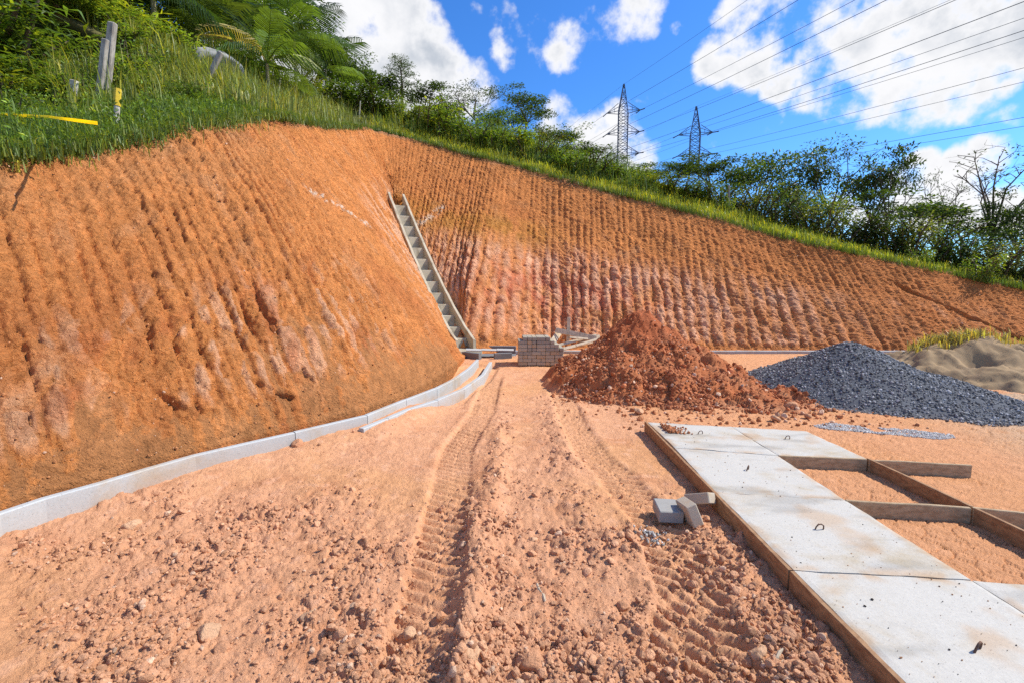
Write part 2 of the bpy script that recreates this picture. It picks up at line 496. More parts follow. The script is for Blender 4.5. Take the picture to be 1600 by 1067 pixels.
# sample s so that neighbouring columns are evenly spaced along the face
ss = np.linspace(0, NP_ - 1, 3000)
mid = spline(FEET, ss) * .4 + spline(CRESTS, ss) * .6
dist_ = np.linalg.norm(np.diff(mid, axis=0), axis=1)
ARC = np.concatenate([[0], np.cumsum(dist_)])
wgt = dist_ / np.maximum(4.0, np.linalg.norm(mid[1:], axis=1)) + .0002
wgt = wgt * np.where((ss[1:] < 1.6) | (ss[1:] > 26.6), .28, 1.0)
cw = np.concatenate([[0], np.cumsum(wgt)]); cw /= cw[-1]
NS, NT = 1380, 330
s_col = np.interp(np.linspace(0, 1, NS), cw, ss)
arc_col = np.interp(s_col, ss, ARC)
tt = np.linspace(-.02, 1.0, NT)
S2, T2 = np.meshgrid(s_col, tt)
A2 = np.meshgrid(arc_col, tt)[0]
BASE = slope_base(S2, np.maximum(T2, 0)); BASE[..., 2] += np.minimum(T2, 0) * 12
_cs = np.where((s_col > 8.5) & (s_col < 19.5))[0]; _cs = slice(_cs[0], _cs[-1] + 1)
_w = np.exp(-((S2 - 14.0) / 2.0) ** 2) * sst(T2, .05, .30) 
_w = _w * sst(BASE[..., 2] / spline(CRESTS, S2)[..., 2], .66, .80)
_B = BASE[:, _cs].copy(); _w = _w[:, _cs]
for _ in range(900):                          # the two faces run into one another above the gully head
    _B[:, 1:-1] += ((_B[:, :-2] + _B[:, 2:]) / 2 - _B[:, 1:-1]) * _w[:, 1:-1, None]
BASE[:, _cs] = _B
CRZ = spline(CRESTS, S2)[..., 2]
TZ = np.clip(BASE[..., 2] / CRZ, -.02, 1)     # height on the bank, whichever face
du = np.gradient(BASE, axis=1); dv = np.gradient(BASE, axis=0)
NRM = np.cross(du, dv); NRM /= np.linalg.norm(NRM, axis=2)[..., None] + 1e-12
NRM *= np.sign(NRM[..., 2:3] + 1e-9)
LEN = np.linalg.norm(spline(CRESTS, S2) - spline(FEET, S2), axis=2)
W2 = LEN * (T2 - 1) + 12.0                    # metres along the digging direction, measured from the crest
ingul = sst(S2, 8.4, 9.6) * (1 - sst(S2, 18.6, 19.8))
vl = np.array([tuple(valley(k)) for k in np.linspace(0, 1, 60)])
dval = np.full(S2.shape, 9.0); kval = np.zeros(S2.shape)
for i in range(59):
    e = vl[i + 1] - vl[i]; k = np.clip(((BASE - vl[i]) @ e) / (e @ e), 0, 1)
    d = np.linalg.norm(BASE - vl[i] - k[..., None] * e, axis=-1)
    m_ = d < dval; dval = np.where(m_, d, dval); kval = np.where(m_, (i + k) / 59, kval)

# tooth marks of the excavator bucket, in passes up the face
back = sst(S2, 13.6, 14.6)
lower_back = back * (1 - sst(S2, 23.6, 25.6)) * sst(TZ, .01, .06) * (1 - sst(TZ + .07 * fbm(A2 * .5, W2 * .3, 3, 30), .36, .56))
lower_left = (1 - sst(S2, 6.2, 8.2)) * (1 - sst(T2, .24, .48)) * sst(S2, 1.2, 2.6)
wob = fbm(A2 * .3, W2 * .15, 3, 5)
pass_h = 2.0
pk = np.floor((W2 + 1.5 * wob) / pass_h); pf = (W2 + 1.5 * wob) / pass_h - pk
pk_off = _h(pk, np.floor(A2 / 2.3 + .5 * pk), 3) / 4294967296.0
straight = A2 + .16 * fbm(A2 * 1.1, A2 * 0, 2, 8) + .05 * fbm(A2 * .8, W2 * .5, 2, 9) + .022 * fbm(A2 * 3, W2 * 2.0, 3, 77)
ph = straight / lerp(.19, .225, back) + pk_off * (.15 + .35 * back)
frac = ph - np.floor(ph); gid = np.floor(ph)
ridge = np.abs(np.sin(np.pi * frac)) ** .62
gvar = lerp(.55 + .6 * (_h(gid, gid * 0, 22) / 4294967296.0), (.40 + .8 * (_h(gid, pk, 21) / 4294967296.0)) * (.72 + .4 * sst(fbm(gid * 3.7, W2 * .6, 2, 23), -.35, .35)), .25 + .75 * back)
amp = .100 - .038 * back
# weathered columns in the lower part of the back face
phc = (A2 + .25 * fbm(A2 * .7, A2 * 0, 2, 33) + .10 * fbm(A2 * 1.5, W2 * 1.0, 3, 34)) / .33
fc = phc - np.floor(phc); gc_ = np.floor(phc)
col_ = np.abs(np.sin(np.pi * fc)) ** .58
colv = .5 + .8 * (_h(gc_, gc_ * 0, 35) / 4294967296.0)
# chunky ribs in the lower part of the left face
phl = (A2 + .22 * fbm(A2 * .9, A2 * 0, 2, 43) + .07 * fbm(A2 * 1.5, W2 * 1.3, 3, 44)) / .235
fl = phl - np.floor(phl); gl = np.floor(phl)
rib = np.abs(np.sin(np.pi * fl)) ** .6
ribv = .35 + 1.0 * (_h(gl, np.floor(W2 * .6 + 3 * _h(gl, gl, 4) / 4294967296.0), 45) / 4294967296.0)
fade = .70 + .30 * sst(fbm(A2 * .5, W2 * .5, 3, 31), -.35, .25)
smooth_left = 1 - .5 * (1 - sst(S2, 3.6, 7.0)) * sst(T2, .5, .75)
disp = (ridge - .55) * amp * gvar * fade * smooth_left
disp = lerp(disp, (col_ - .6) * .105 * colv * (.55 + .7 * sst(fbm(gc_ * 2.7, W2 * .8, 2, 36), -.4, .3)) + .45 * disp, lower_back)
disp = lerp(disp, (rib - .6) * .085 * ribv + .35 * disp, lower_left)
disp += -.03 * (1 - sst(np.abs(pf - .02), 0, .08)) * (1 - lower_left) * (1 - lower_back) * (.3 + .5 * back) * sst(fbm(A2 * 2, W2 * .2, 2, 4), -.1, .2)
disp += .12 * fbm(A2 * .35, W2 * .35, 3, 12) + .045 * fbm(A2 * 1.2, W2 * 1.0, 4, 13)
dome = lambda d, r: np.sqrt(np.clip(1 - (d / r) ** 2, 0, 1))
w1, wid = worley(A2 * 5, W2 * 4, 44); w2_, wid2 = worley(A2 * 12 + 5, W2 * 11, 45); w3_, wid3 = worley(A2 * 25, W2 * 24 + 7, 46)
patch = sst(fbm(A2 * .7, W2 * .7, 3, 18), -.3, .3)
rough = .022 * fbm(A2 * 4, W2 * 3.2, 3, 14) + .018 * fbm(A2 * 12, W2 * 9, 3, 15) - .022 * np.abs(fbm(A2 * 7, W2 * 5, 4, 16))
rough += .022 * dome(w1, .6) * (wid > .55) * wid * patch + .018 * dome(w2_, .62) * (wid2 > .3) * (.45 + .55 * patch) + .018 * dome(w3_, .65) * (wid3 > .2)
disp += rough - .015
lump = fbm(A2 * 2.0, W2 * 2.6, 3, 61)
e1, e2, cid = worley(A2 * 3.2 + .4 * lump, W2 * 2.2, 62, True)
crack = 1 - sst(e2 - e1, .0, .14)
disp += lower_back * (.05 * lump + .05 * (cid - .5) - .03 * crack) + lower_left * (.025 * lump + .035 * (cid - .5) - .03 * crack)
# fine washed soil lying in the low places of the left face
fill = -.012 + .055 * fbm(A2 * .8, W2 * .9, 3, 90) - .17 * sst(T2, .12, .36) + .05 * (1 - sst(T2, .03, .12))
fill = np.where(S2 < 8.4, fill, -.16 + .10 * (1 - sst(T2, 0., .05)) * (1 - ingul))
filled = sst(fill - disp, -.004, .012)
disp = np.maximum(disp, fill) + (.010 * fbm(A2 * 7, W2 * 7, 3, 95) + .007 * dome(w3_, .6) * (wid3 > .55)) * filled
# small slumped scarps on the talus: sharp upper lip, ground dropped below it
for (s0, t0, s1, t1, dep, wd) in ((3.75, .185, 4.15, .055, .055, .10), (4.75, .13, 5.25, .045, .045, .08), (25.2, .74, 26.2, .04, .13, .25)):
    a0 = np.interp(s0, ss, ARC); a1 = np.interp(s1, ss, ARC)
    k = np.clip((T2 - t0) / (t1 - t0), 0, 1)
    ac = a0 + (a1 - a0) * k + .09 * fbm(W2 * 2.5, W2 * 0 + s0, 3, 6) + .03 * fbm(W2 * 9, W2 * 0 + s0, 2, 7)
    inside = sst(k, 0, .15) * (1 - sst(k, .8, 1.0)) * (.5 + .8 * sst(fbm(W2 * 2.2, A2 * .5, 2, 8), -.3, .3))
    d = ac - A2
    disp -= dep * inside * np.where(d > 0, np.exp(-np.maximum(d, 0) / wd), np.exp(-(d / .025) ** 2))
# seat of the chute, and quiet edges at foot and crest
CH_K = K4 + (K4 - K3) * .02
seat = (1 - sst(dval, .24, .42)) * (1 - sst(kval, CH_K, CH_K + .02))
calm = (1 - sst(dval, .3, .9)) * (1 - sst(kval, CH_K - .03, CH_K + .05)) * np.maximum(ingul, sst(S2, 7.6, 8.4) * (S2 < SGUL))
disp = lerp(disp, disp * .35 - .20, calm * np.where(S2 < SGUL, 1, .25 + .9 * (1 - sst(kval, .12, .45))))
disp = lerp(disp, -.26, np.clip(seat * 1.15, 0, 1))
disp *= np.where(ingul > .5, 1, np.clip(sst(T2, -.005, .03), .15, 1))
disp += sst(T2, .95, 1.0) * .10 * fbm(A2 * 1.5, A2 * 0, 3, 71)
SLP = BASE + NRM * disp[..., None]

# colours of the clay itself
c = np.zeros(SLP.shape) + np.array([.68, .262, .080])
n1 = fbm(A2 * .5, W2 * .5, 4, 101); n2 = fbm(A2 * 1.6, W2 * 1.2, 4, 102); n3 = fbm(A2 * 3, W2 * .8, 3, 103)
c = mixcol(c, [.55, .19, .060], sst(n1, 0, .5) * .8)
c = mixcol(c, [.64, .30, .13], sst(n2, .12, .5) * .6)
c = mixcol(c, [.50, .175, .058], sst(S2, 21.5, 25.5) * .6)
c = mixcol(c, [.54, .20, .06], back * sst(TZ, .55, .75) * .55)
# pale streaks on the flank of the spur, above and beside the chute
pale_l = (sst(S2, 7.4, 9.2) - sst(S2, 13.4, 14.0)) * sst(TZ, .12, .3) * (1 - sst(TZ + .10 * n1, .62, .80)) * (1 - sst(dval, 1.6, 3.4))
c = mixcol(c, [.76, .44, .27], np.clip(pale_l * sst(n3 + .5 * n2, -.15, .35), 0, 1) * .85)
red = back * np.exp(-((S2 - 20.6) / 1.6) ** 2) * np.exp(-((TZ - .27) / .15) ** 2)
c = mixcol(c, [.56, .12, .05], np.clip(red * 1.5 * sst(n2, -.35, .2), 0, 1) * .9)
palezone = back * (1 - sst(S2, 23.4, 25.3)) * sst(TZ, .02, .08) * (1 - sst(TZ + .08 * n1, .40, .58))
ptip = sst(col_ + .5 * n3 + .35 * lump, .55, 1.1)
c = mixcol(c, [.80, .42, .25], np.clip(palezone * (.25 + .75 * ptip) * (.45 + .55 * sst(n1 + .6 * n2, -.35, .2)), 0, 1))
pz2 = back * (1 - sst(S2, 24.5, 26.5)) * np.exp(-((TZ - .40) / .11) ** 2) * sst(fbm(A2 * .9, W2 * .9, 3, 210), .0, .35)
c = mixcol(c, [.68, .385, .235], np.clip(pz2 * sst(n3, -.3, .3), 0, 1) * .75)
och = back * (1 - sst(S2, 19.5, 21.0)) * np.exp(-((TZ - .56) / .075) ** 2)
c = mixcol(c, [.49, .215, .042], np.clip(och * 1.2 * sst(n2, -.5, .2), 0, 1) * .75)
palel = lower_left * sst(rib + .5 * lump + .5 * n2 + 1.0 * (cid - .5), .95, 1.2) * (1 - filled) * sst(T2, .06, .12)
c = mixcol(c, [.76, .41, .23], np.clip(palel, 0, 1) * .85)
redl = lower_left * sst(fbm(A2 * 1.1, W2 * 1.3, 3, 301), .05, .4) * (1 - filled)
c = mixcol(c, [.49, .145, .055], np.clip(redl, 0, 1) * .6)
far_l = (1 - sst(S2, 2.8, 3.8)) * (1 - sst(T2, .20, .42)) * sst(T2, .10, .16) * sst(fbm(A2 * .9, W2 * .9, 3, 320), -.25, .2)
c = mixcol(c, [.74, .39, .21], np.clip(far_l * sst(n2 + (cid - .5), -.35, .2), 0, 1) * .85)
c = mixcol(c, [.49, .215, .08], filled * .85)
topl = (1 - sst(S2, 6.0, 9.0)) * sst(T2, .60, .92) * sst(n2, -.5, .3)
c = mixcol(c, [.57, .28, .12], topl * .55)
top = sst(T2 + .02 * n2, .93, .985)
c = mixcol(c, [.36, .20, .105], top * .7)
# veins of pale quartz
for (px0, px1, w_, side_) in (((480, 300), (575, 350), .09, 0), ((655, 350), (690, 325), .12, 1)):
    pr = np.stack([800 + F_PX * SLP[..., 0] / (SLP[..., 1] * math.cos(PITCH) - (SLP[..., 2] - H_CAM) * math.sin(PITCH)) , 533.5 - F_PX * (SLP[..., 1] * math.sin(PITCH) + (SLP[..., 2] - H_CAM) * math.cos(PITCH)) / (SLP[..., 1] * math.cos(PITCH) - (SLP[..., 2] - H_CAM) * math.sin(PITCH))], -1)
    on = (back > .5) if side_ else (back < .5) & (S2 > 6)
    j0 = np.unravel_index(np.argmin(np.where(on, np.hypot(pr[..., 0] - px0[0], pr[..., 1] - px0[1]), 1e9)), S2.shape)
    j1 = np.unravel_index(np.argmin(np.where(on, np.hypot(pr[..., 0] - px1[0], pr[..., 1] - px1[1]), 1e9)), S2.shape)
    qa, qb = BASE[j0], BASE[j1]; e = qb - qa; k = np.clip(((BASE - qa) @ e) / (e @ e), 0, 1)
    d = np.linalg.norm(BASE - qa - k[..., None] * e, axis=-1) + .10 * n3
    v_ = np.exp(-(d / w_) ** 2) * sst(n2 + .5 * (wid2 - .5) + .25, .0, .15) * (w2_ < .5) * on
    c = mixcol(c, [.74, .58, .44], np.clip(v_ * 1.2, 0, 1) * .9)
c = c * (1 + .12 * n3 + .14 * (wid - .5) + .22 * (wid2 - .5) + .22 * (wid3 - .5))[..., None]
me = mesh_np('cut_slope', SLP.reshape(-1, 3), grid_faces(NT, NS)[:, ::-1], M_SLOPE, c.reshape(-1, 3), True)
o = tag(obj('cut_slope', me), 'bare orange clay bank scored with vertical excavator tooth marks', kind='structure')

# ------------------------------------------------------------------ the hill above the crest
OFF = np.array([0, .25, .7, 1.4, 2.4, 3.6, 5, 7, 9.5, 13, 18, 26, 40, 65, 100, 150, 230, 400])
s_h = np.interp(np.linspace(0, 1, 420), cw, ss)
Ch = slope_base(s_h, np.ones_like(s_h)); Bh = spline(FEET, s_h)
dirh = (Ch - Bh)[:, :2]; dirh /= np.linalg.norm(dirh, axis=1)[:, None]
el = (Ch[:, 2] - H_CAM) / np.hypot(Ch[:, 0], Ch[:, 1])
leftw = 1 - sst(s_h, 7.5, 13.0)
rise_near = lerp(np.maximum(el + .23, .20), .38, leftw)
rise_far = lerp(el - .02, .38, leftw)
o2 = OFF[:, None]
zh = np.where(o2 <= 5, o2 * rise_near, 5 * rise_near + (o2 - 5) * rise_far)
far = sst(o2, 40, 230)
HX = Ch[None, :, 0] + dirh[None, :, 0] * o2; HY = Ch[None, :, 1] + dirh[None, :, 1] * o2
HZ = Ch[None, :, 2] + zh
HZ = HZ + np.minimum(.10 * o2, .35) * fbm(HX * .35, HY * .35, 3, 401) + .03 * fbm(HX * 2, HY * 2, 3, 402) * sst(o2, 0, .5)
HZ = np.minimum(HZ, 60 + 0 * HZ)
HILL = np.stack([HX, HY, HZ], -1)
hc = np.zeros(HILL.shape) + np.array([.10, .105, .035])
hc = mixcol(hc, [.20, .13, .07], sst(fbm(HX * .8, HY * .8, 3, 403), .1, .5) * .7)
me = mesh_np('hilltop', HILL.reshape(-1, 3), grid_faces(len(OFF), 420)[:, ::-1], M_GRASSGROUND, hc.reshape(-1, 3), True)
tag(obj('hilltop', me), kind='structure')
_hx, _hy, _hz = [k[:-2].ravel() for k in (HX, HY, HZ)]
def hill_z(x, y):
    d = (_hx - x) ** 2 + (_hy - y) ** 2
    k = np.argpartition(d, 4)[:4]; w = 1 / (d[k] + 1e-4)
    return float((w * _hz[k]).sum() / w.sum())

# ------------------------------------------------------------------ the site floor
def seg_d(x, y, x0, y0, x1, y1):
    """distance to a segment and position along it"""
    dx, dy = x1 - x0, y1 - y0
    k = np.clip(((x - x0) * dx + (y - y0) * dy) / (dx * dx + dy * dy), 0, 1)
    return np.hypot(x - x0 - k * dx, y - y0 - k * dy), k
def rut(x, y, pts, wd):
    """distance across and length along a wheel track"""
    best = np.full(x.shape, 99.0); al = np.zeros(x.shape); side = np.zeros(x.shape); run = 0
    for (x0, y0), (x1, y1) in zip(pts[:-1], pts[1:]):
        d, k = seg_d(x, y, x0, y0, x1, y1)
        ln = math.hypot(x1 - x0, y1 - y0)
        sd = ((x - x0) * (y1 - y0) - (y - y0) * (x1 - x0)) / ln
        m = d < best
        best = np.where(m, d, best); al = np.where(m, run + k * ln, al); side = np.where(m, sd, side)
        run += ln
    return best, al, side
TR_L = [(-.42, .8), (-.43, 2.4), (-.50, 3.6), (-.57, 4.8), (-.42, 6.2), (-.37, 8.4), (-.30, 10.5)]
TR_R = [(.80, .8), (.93, 2.2), (1.02, 3.2), (.92, 4.0), (.80, 4.6), (.76, 5.6), (.78, 7.6), (.85, 9.5)]
TR_C = [(.45, 1.2), (.80, 2.1), (1.25, 2.75), (1.45, 3.3)]
CURB = np.array([tuple(G(u, v, .2)) for u, v in ((-260, 930), (0, 795), (152, 750), (305, 706), (461, 671), (574, 645), (683, 603), (734, 573), (748, 559))])
def curb_dist(x, y):
    best = np.full(np.shape(x), 99.0)
    for a, b in zip(CURB[:-1], CURB[1:]):
        d, _ = seg_d(x, y, a[0], a[1], b[0], b[1]); best = np.minimum(best, d)
    return best
def churn(x, y):
    """how broken up the soil is, 0..1"""
    fg = 1 - sst(y, 2.6, 4.4)
    m = .55 * fg + .5 * np.exp(-((x + .18 - .03 * (y - 3)) / .20) ** 2) * (1 - sst(y, 5.2, 7.0))
    m += .40 * np.exp(-((x - .55 + .02 * y) / .16) ** 2) * (1 - sst(y, 5.5, 7.5)) * sst(y, 3, 4)
    m += .45 * np.exp(-(((x + 1.75) / .55) ** 2 + ((y - 3.3) / .45) ** 2)) + .35 * np.exp(-(((x - 1.25) / .22) ** 2)) * (1 - sst(y, 2.5, 3.4))
    m += .25 * sst(fbm(x * .9, y * .9, 3, 500), .0, .45) + .05
    return np.clip(m * (.55 + .9 * sst(fbm(x * 1.9, y * 1.9, 3, 501), -.35, .35)), 0, 1)
SLAB_U, SLAB_V = None, None
def ground_h(x, y, fine=True, parts=False):
    x = np.asarray(x, float); y = np.asarray(y, float)
    h = .045 * fbm(x * .5, y * .5, 3, 510) + .020 * fbm(x * 1.8, y * 1.8, 3, 511) - .02
    q = churn(x, y)
    inyard = sst(x - (1.50 + .02 * y), 0, .10)                 # under and beyond the cast slabs: level
    q = q * (1 - inyard * (1 - sst(y, 5.4, 6.2)))
    h = lerp(h, h * .25 - .005, inyard)
    tint_t = np.zeros(x.shape)
    for pts, wd, dep, y0, y1, seed in ((TR_L, .17, .042, 2.0, 9.5, 1), (TR_R, .17, .030, 1.8, 9.0, 2), (TR_C, .15, .022, 1.2, 3.3, 3)):
        d, al, sd = rut(x + .03 * fbm(y * 1.3, y * 0 + seed, 2, 5), y, pts, wd)
        on = (1 - sst(d, wd * .85, wd * 1.12)) * sst(y, y0 - .5, y0 + .2) * (1 - sst(y, y1 - 1, y1))
        on = on * (.62 + .38 * sst(fbm(x * 1.4, y * 1.1, 2, 520 + seed), -.30, .05))
        lug = np.sin(2 * np.pi * (al / .105 + .9 * np.sign(sd) * (np.abs(sd) / wd) ** 1.3 * .8 + (sd > 0) * .5))
        lug = np.tanh(lug * 2.0)
        berm = np.exp(-((d - wd * 1.30) / .05) ** 2) * sst(y, y0 - .5, y0) * (1 - sst(y, y1 - 1, y1))
        h = h * (1 - .6 * on) - dep * on + .021 * lug * on * (np.abs(sd) > .015) + berm * .018 * (.6 + .8 * fbm(x * 3, y * 3, 2, 521))
        q = q * (1 - .85 * on); tint_t = np.maximum(tint_t, on)
    ridge_ = np.exp(-((x + .20 - .03 * (y - 3) + .05 * fbm(y * 1.2, y * 0, 2, 530)) / .10) ** 2) * (1 - sst(y, 4.6, 6.0))
    h += .095 * ridge_ * (.7 + .6 * fbm(x * 2.5, y * 2.5, 2, 531))
    h += .03 * np.exp(-((x - .55) / .12) ** 2) * sst(y, 2.6, 3.4) * (1 - sst(y, 5.5, 7.0))
    cd = curb_dist(x, y)
    h += (.045 + .045 * sst(y, 3.5, 6.0)) * (1 - sst(cd, .12, .55)) * (1 - sst(y, 6.0, 7.2)) * (x < 1)
    # earth lying in the far, open part of the channel is lower than its banks
    h -= .05 * (1 - sst(np.abs(cd - .26), .12, .20)) * sst(y, 6.3, 7.0) * (x < 1.0)
    if fine:
        a, ia = worley(x * 9, y * 9, 540); b, ib = worley(x * 21 + 3, y * 21, 541); c_, ic = worley(x * 48, y * 48 + 9, 542)
        dome = lambda d, r: np.sqrt(np.clip(1 - (d / r) ** 2, 0, 1))
        h += q * (.034 * dome(a, .62) * (ia > .45) * (.3 + ia) + .020 * dome(b, .62) * (ib > .25) + .009 * dome(c_, .66))
        h += (1 - q) * (.004 * dome(c_, .6) * (ic > .5) + .006 * fbm(x * 14, y * 14, 3, 543))
        h += .007 * fbm(x * 6, y * 6, 3, 544)
        # drying cracks in the level yard
        e1, e2, _ = worley(x * 7 + .3 * fbm(x * 6, y * 6, 2, 3), y * 7 + .3 * fbm(x * 6 + 9, y * 6, 2, 4), 545, True)
        cr = (1 - sst(e2 - e1, .0, .09)) * sst(fbm(x * 1.2, y * 1.2, 2, 546), -.25, .2)
        h -= .018 * cr * np.maximum(inyard, .25 * (1 - q))
    if parts: return h, q, tint_t, inyard
    return h
nr, ncn = 440, 980
dd = np.geomspace(1.55, 15.5, nr)
tn = np.concatenate([np.linspace(-1.75, -1.12, 60)[:-1], np.linspace(-1.12, 1.15, ncn - 120), np.linspace(1.15, 2.1, 61)[1:]])
GX = dd[:, None] * tn[None, :]; GY = np.repeat(dd[:, None], len(tn), 1)
GH, GQ, GT, GIN = ground_h(GX, GY, True, True)
gc = np.zeros(GX.shape + (3,)) + np.array([.64, .325, .172])
m1 = fbm(GX * .6, GY * .6, 3, 560); m2 = fbm(GX * 2.2, GY * 2.2, 4, 561); m3 = fbm(GX * 8, GY * 8, 3, 562)
gc = mixcol(gc, [.62, .31, .135], sst(m1, -.1, .4) * .7)
gc = mixcol(gc, [.50, .215, .10], sst(m2, .05, .5) * .55)
gc = mixcol(gc, [.66, .38, .24], sst(m3, .1, .5) * .45)
gc = mixcol(gc, [.58, .285, .16], GQ * .5)
gc = mixcol(gc, [.66, .34, .175], GT * .6)
gc = mixcol(gc, [.62, .29, .13], GIN * .65)
grey_y = sst(GX - 2.6 - .45 * GY * .6, .6, 2.4) * sst(m2 + m1, -.35, .25) * sst(GX, 3.0, 5.0)
gc = mixcol(gc, [.47, .36, .24], np.clip(grey_y, 0, 1) * .7)
gc = gc * (1 + .10 * m3)[..., None]
me = mesh_np('ground', np.stack([GX, GY, GH], -1).reshape(-1, 3), grid_faces(nr, len(tn)), M_SOIL, gc.reshape(-1, 3), True)
tag(obj('ground', me), kind='structure')
# the wider yard around and behind the camera, and the plain to the horizon
ax = np.linspace(-9, 30, 180); ay = np.linspace(-14, 16, 140)
AX, AY = np.meshgrid(ax, ay)
AH = ground_h(AX, AY, False) - .035
me = mesh_np('yard_ground', np.stack([AX, AY, AH], -1).reshape(-1, 3), grid_faces(140, 180), M_SOIL, np.tile(np.array([.62, .30, .145]), (AX.size, 1)), True)
tag(obj('yard_ground', me), kind='structure')
pl = 2500.0
me = mesh_np('plain', np.array([[-pl, -pl, -1.2], [pl, -pl, -1.2], [pl, pl, -1.2], [-pl, pl, -1.2]]), np.array([[0, 1, 2, 3]]), M_GRASSGROUND, np.tile(np.array([.12, .12, .05]), (4, 1)))
tag(obj('plain', me), kind='structure')
# ------------------------------------------------------------------ loose clods on the floor and the heaps
CLOD1 = [rock_shape(0, .5, k) for k in range(6)]
CLOD2 = [rock_shape(1, .35, 20 + k) for k in range(8)]
CLOD3 = [rock_shape(2, .22, 40 + k, .85) for k in range(6)]
def soilcol(n, rng, base=(.62, .325, .18), var=.13, pale=.06):
    c = np.array(base)[None] * (1 + var * rng.normal(size=(n, 1)))
    k = rng.random(n) < pale
    c[k] = np.array([.68, .44, .29]) * (1 + .1 * rng.normal(size=(k.sum(), 1)))
    return np.clip(c, .02, .85)
rng = np.random.default_rng(11)
pos = []; siz = []
# many tries, kept where the soil is churned
n = 60000
D = 1.7 + 7.5 * rng.random(n) ** 2.1
X = D * (rng.random(n) * 2.2 - 1.12)
q = churn(X, D)
cd = curb_dist(X, D)
ok = (rng.random(n) < q ** 1.5 * 1.0) & (X < 1.42 + .02 * D)
# the drain wall stays clear: nothing left of it
left_of = X < np.interp(D, CURB[:, 1], CURB[:, 0]) + .18
ok &= ~left_of
X, D, q = X[ok], D[ok], q[ok]
S = np.exp(rng.normal(-5.15, .55, len(X))) * (.6 + .7 * q) * (.72 + .14 * D)
S = np.clip(S, .0028, .034)
Z = ground_h(X, D) + S * .25
V, F, C = scatter(CLOD1 + CLOD2[:3] * 0, np.stack([X, D, Z], -1)[S <= .011], S[S <= .011], rng, .6, soilcol((S <= .011).sum(), rng))
me = mesh_np('soil_crumbs', V, F, M_SOIL, C); tag(obj('soil_crumbs', me), kind='stuff')
big = S > .011
V, F, C = scatter(CLOD2, np.stack([X, D, Z], -1)[big], S[big], rng, .6, soilcol(big.sum(), rng))
me = mesh_np('soil_clods', V, F, M_SOIL, C); tag(obj('soil_clods', me), kind='stuff')
print('clods', len(S), big.sum())
# spoil rolled down the cut face
n = 5200
s_ = np.interp(rng.random(n), cw, ss); t_ = rng.random(n) ** 1.7 * .9 + .01
ok = (s_ > 1.5) & (s_ < 26) & ((s_ < 8.4) | (s_ > 19.8)); s_, t_ = s_[ok], t_[ok]; n = len(s_)
p_ = slope_base(s_, t_); Lr = np.clip(np.exp(rng.normal(-5.2, .45, n)) * (.4 + .11 * np.linalg.norm(p_, axis=1)), .003, .03)
p_[:, 2] += .02
V, F, C = scatter(CLOD1, p_ + np.array([.02, -.03, .0]), Lr, rng, 1, soilcol(n, rng, (.50, .22, .09), .15, .15))
me = mesh_np('slope_crumbs', V, F, M_SOIL, C); tag(obj('slope_crumbs', me), kind='stuff')

# single big clods that stand out in the churned soil
M_CLOD = []
for k in range(6):
    v, f = rock_shape(3, .10, 70 + k, .85)
    nn = fbm(v[:, 0] * 2 + k, v[:, 1] * 2 + v[:, 2], 4, 610)
    v = v * (1 + .16 * nn + .05 * fbm(v[:, 0] * 7, v[:, 1] * 7 + v[:, 2] * 6, 3, 611))[:, None]
    col = np.tile(np.array([.58, .29, .155] if k % 2 else [.64, .38, .22]), (len(v), 1)) * (1 + .12 * nn)[:, None]
    M_CLOD.append(mesh_np('dirt_clod', v, f, M_SOIL, col, True))
BIG = [ # u, v, radius px, label
 (325, 985, 24, 'large pale rounded dirt clod standing alone in the foreground churned soil'),
 (346, 1012, 18, 'brown clod leaning against the large pale rounded clod in the foreground'),
 (485, 958, 17, 'lumpy reddish clod beside a wheel rut, right of the large pale clod'),
 (160, 1010, 17, 'dark shadowed clod left of the large pale foreground clod'),
 (206, 815, 15, 'pale clod lying on bare soil below the drain wall'),
 (290, 838, 13, 'clod next to a cluster of broken dirt below the drain wall'),
 (380, 715, 11, 'brown clod resting against the foot of the drain wall'),
 (465, 702, 12, 'pale clod just in front of the drain wall joint'),
 (252, 910, 13, 'angular clod among crumbs in the left foreground'),
 (282, 905, 15, 'broad clod beside an angular clod in the left foreground'),
 (740, 1045, 24, 'upright angular clod at the bottom edge beside the left wheel rut'),
 (828, 1035, 25, 'biggest angular clod at the bottom of the picture between the wheel ruts'),
 (790, 1025, 20, 'blocky clod left of the biggest angular bottom clod'),
 (972, 985, 17, 'long tilted clod right of the wooden stick in the soil'),
 (1000, 975, 16, 'reddish clod touching a long tilted clod near the right rut'),
 (1205, 1020, 13, 'flat orange flake of dirt beside the near form board'),
 (1185, 1022, 15, 'grey-brown clod beside the near form board'),
 (975, 945, 12, 'pale clod in the right wheel track'),
 (930, 870, 9, 'small white clod in the middle of the right wheel track'),
 (870, 828, 12, 'flat pale stone lying between the two wheel tracks'),
 (832, 840, 10, 'small pale stone between the two wheel tracks, farther from the blocks'),
 (868, 860, 10, 'rough pale stone between the two wheel tracks, nearest of three'),
 (1210, 945, 10, 'small clod at the slab edge by the form board joint'),
 (560, 1010, 15, 'broken clod in the middle of the left rut bank'),
 (640, 985, 14, 'clod on the left bank of the left wheel track'),
 (690, 960, 11, 'clod lying within the left wheel track')]
for k, (u, v, r, lab) in enumerate(BIG):
    p = G(u, v); sc = r * p.y / F_PX
    z = float(ground_h(np.array([p.x]), np.array([p.y]), False)[0])
    o = obj('dirt_clod', M_CLOD[k % 6], None, (p.x, p.y, z + sc * .25), (random.uniform(-.4, .4), random.uniform(-.4, .4), random.uniform(0, 6)))
    o.scale = (sc, sc, sc * .95)
    tag(o, lab, 'dirt clod', 'big clods lying on the site floor')
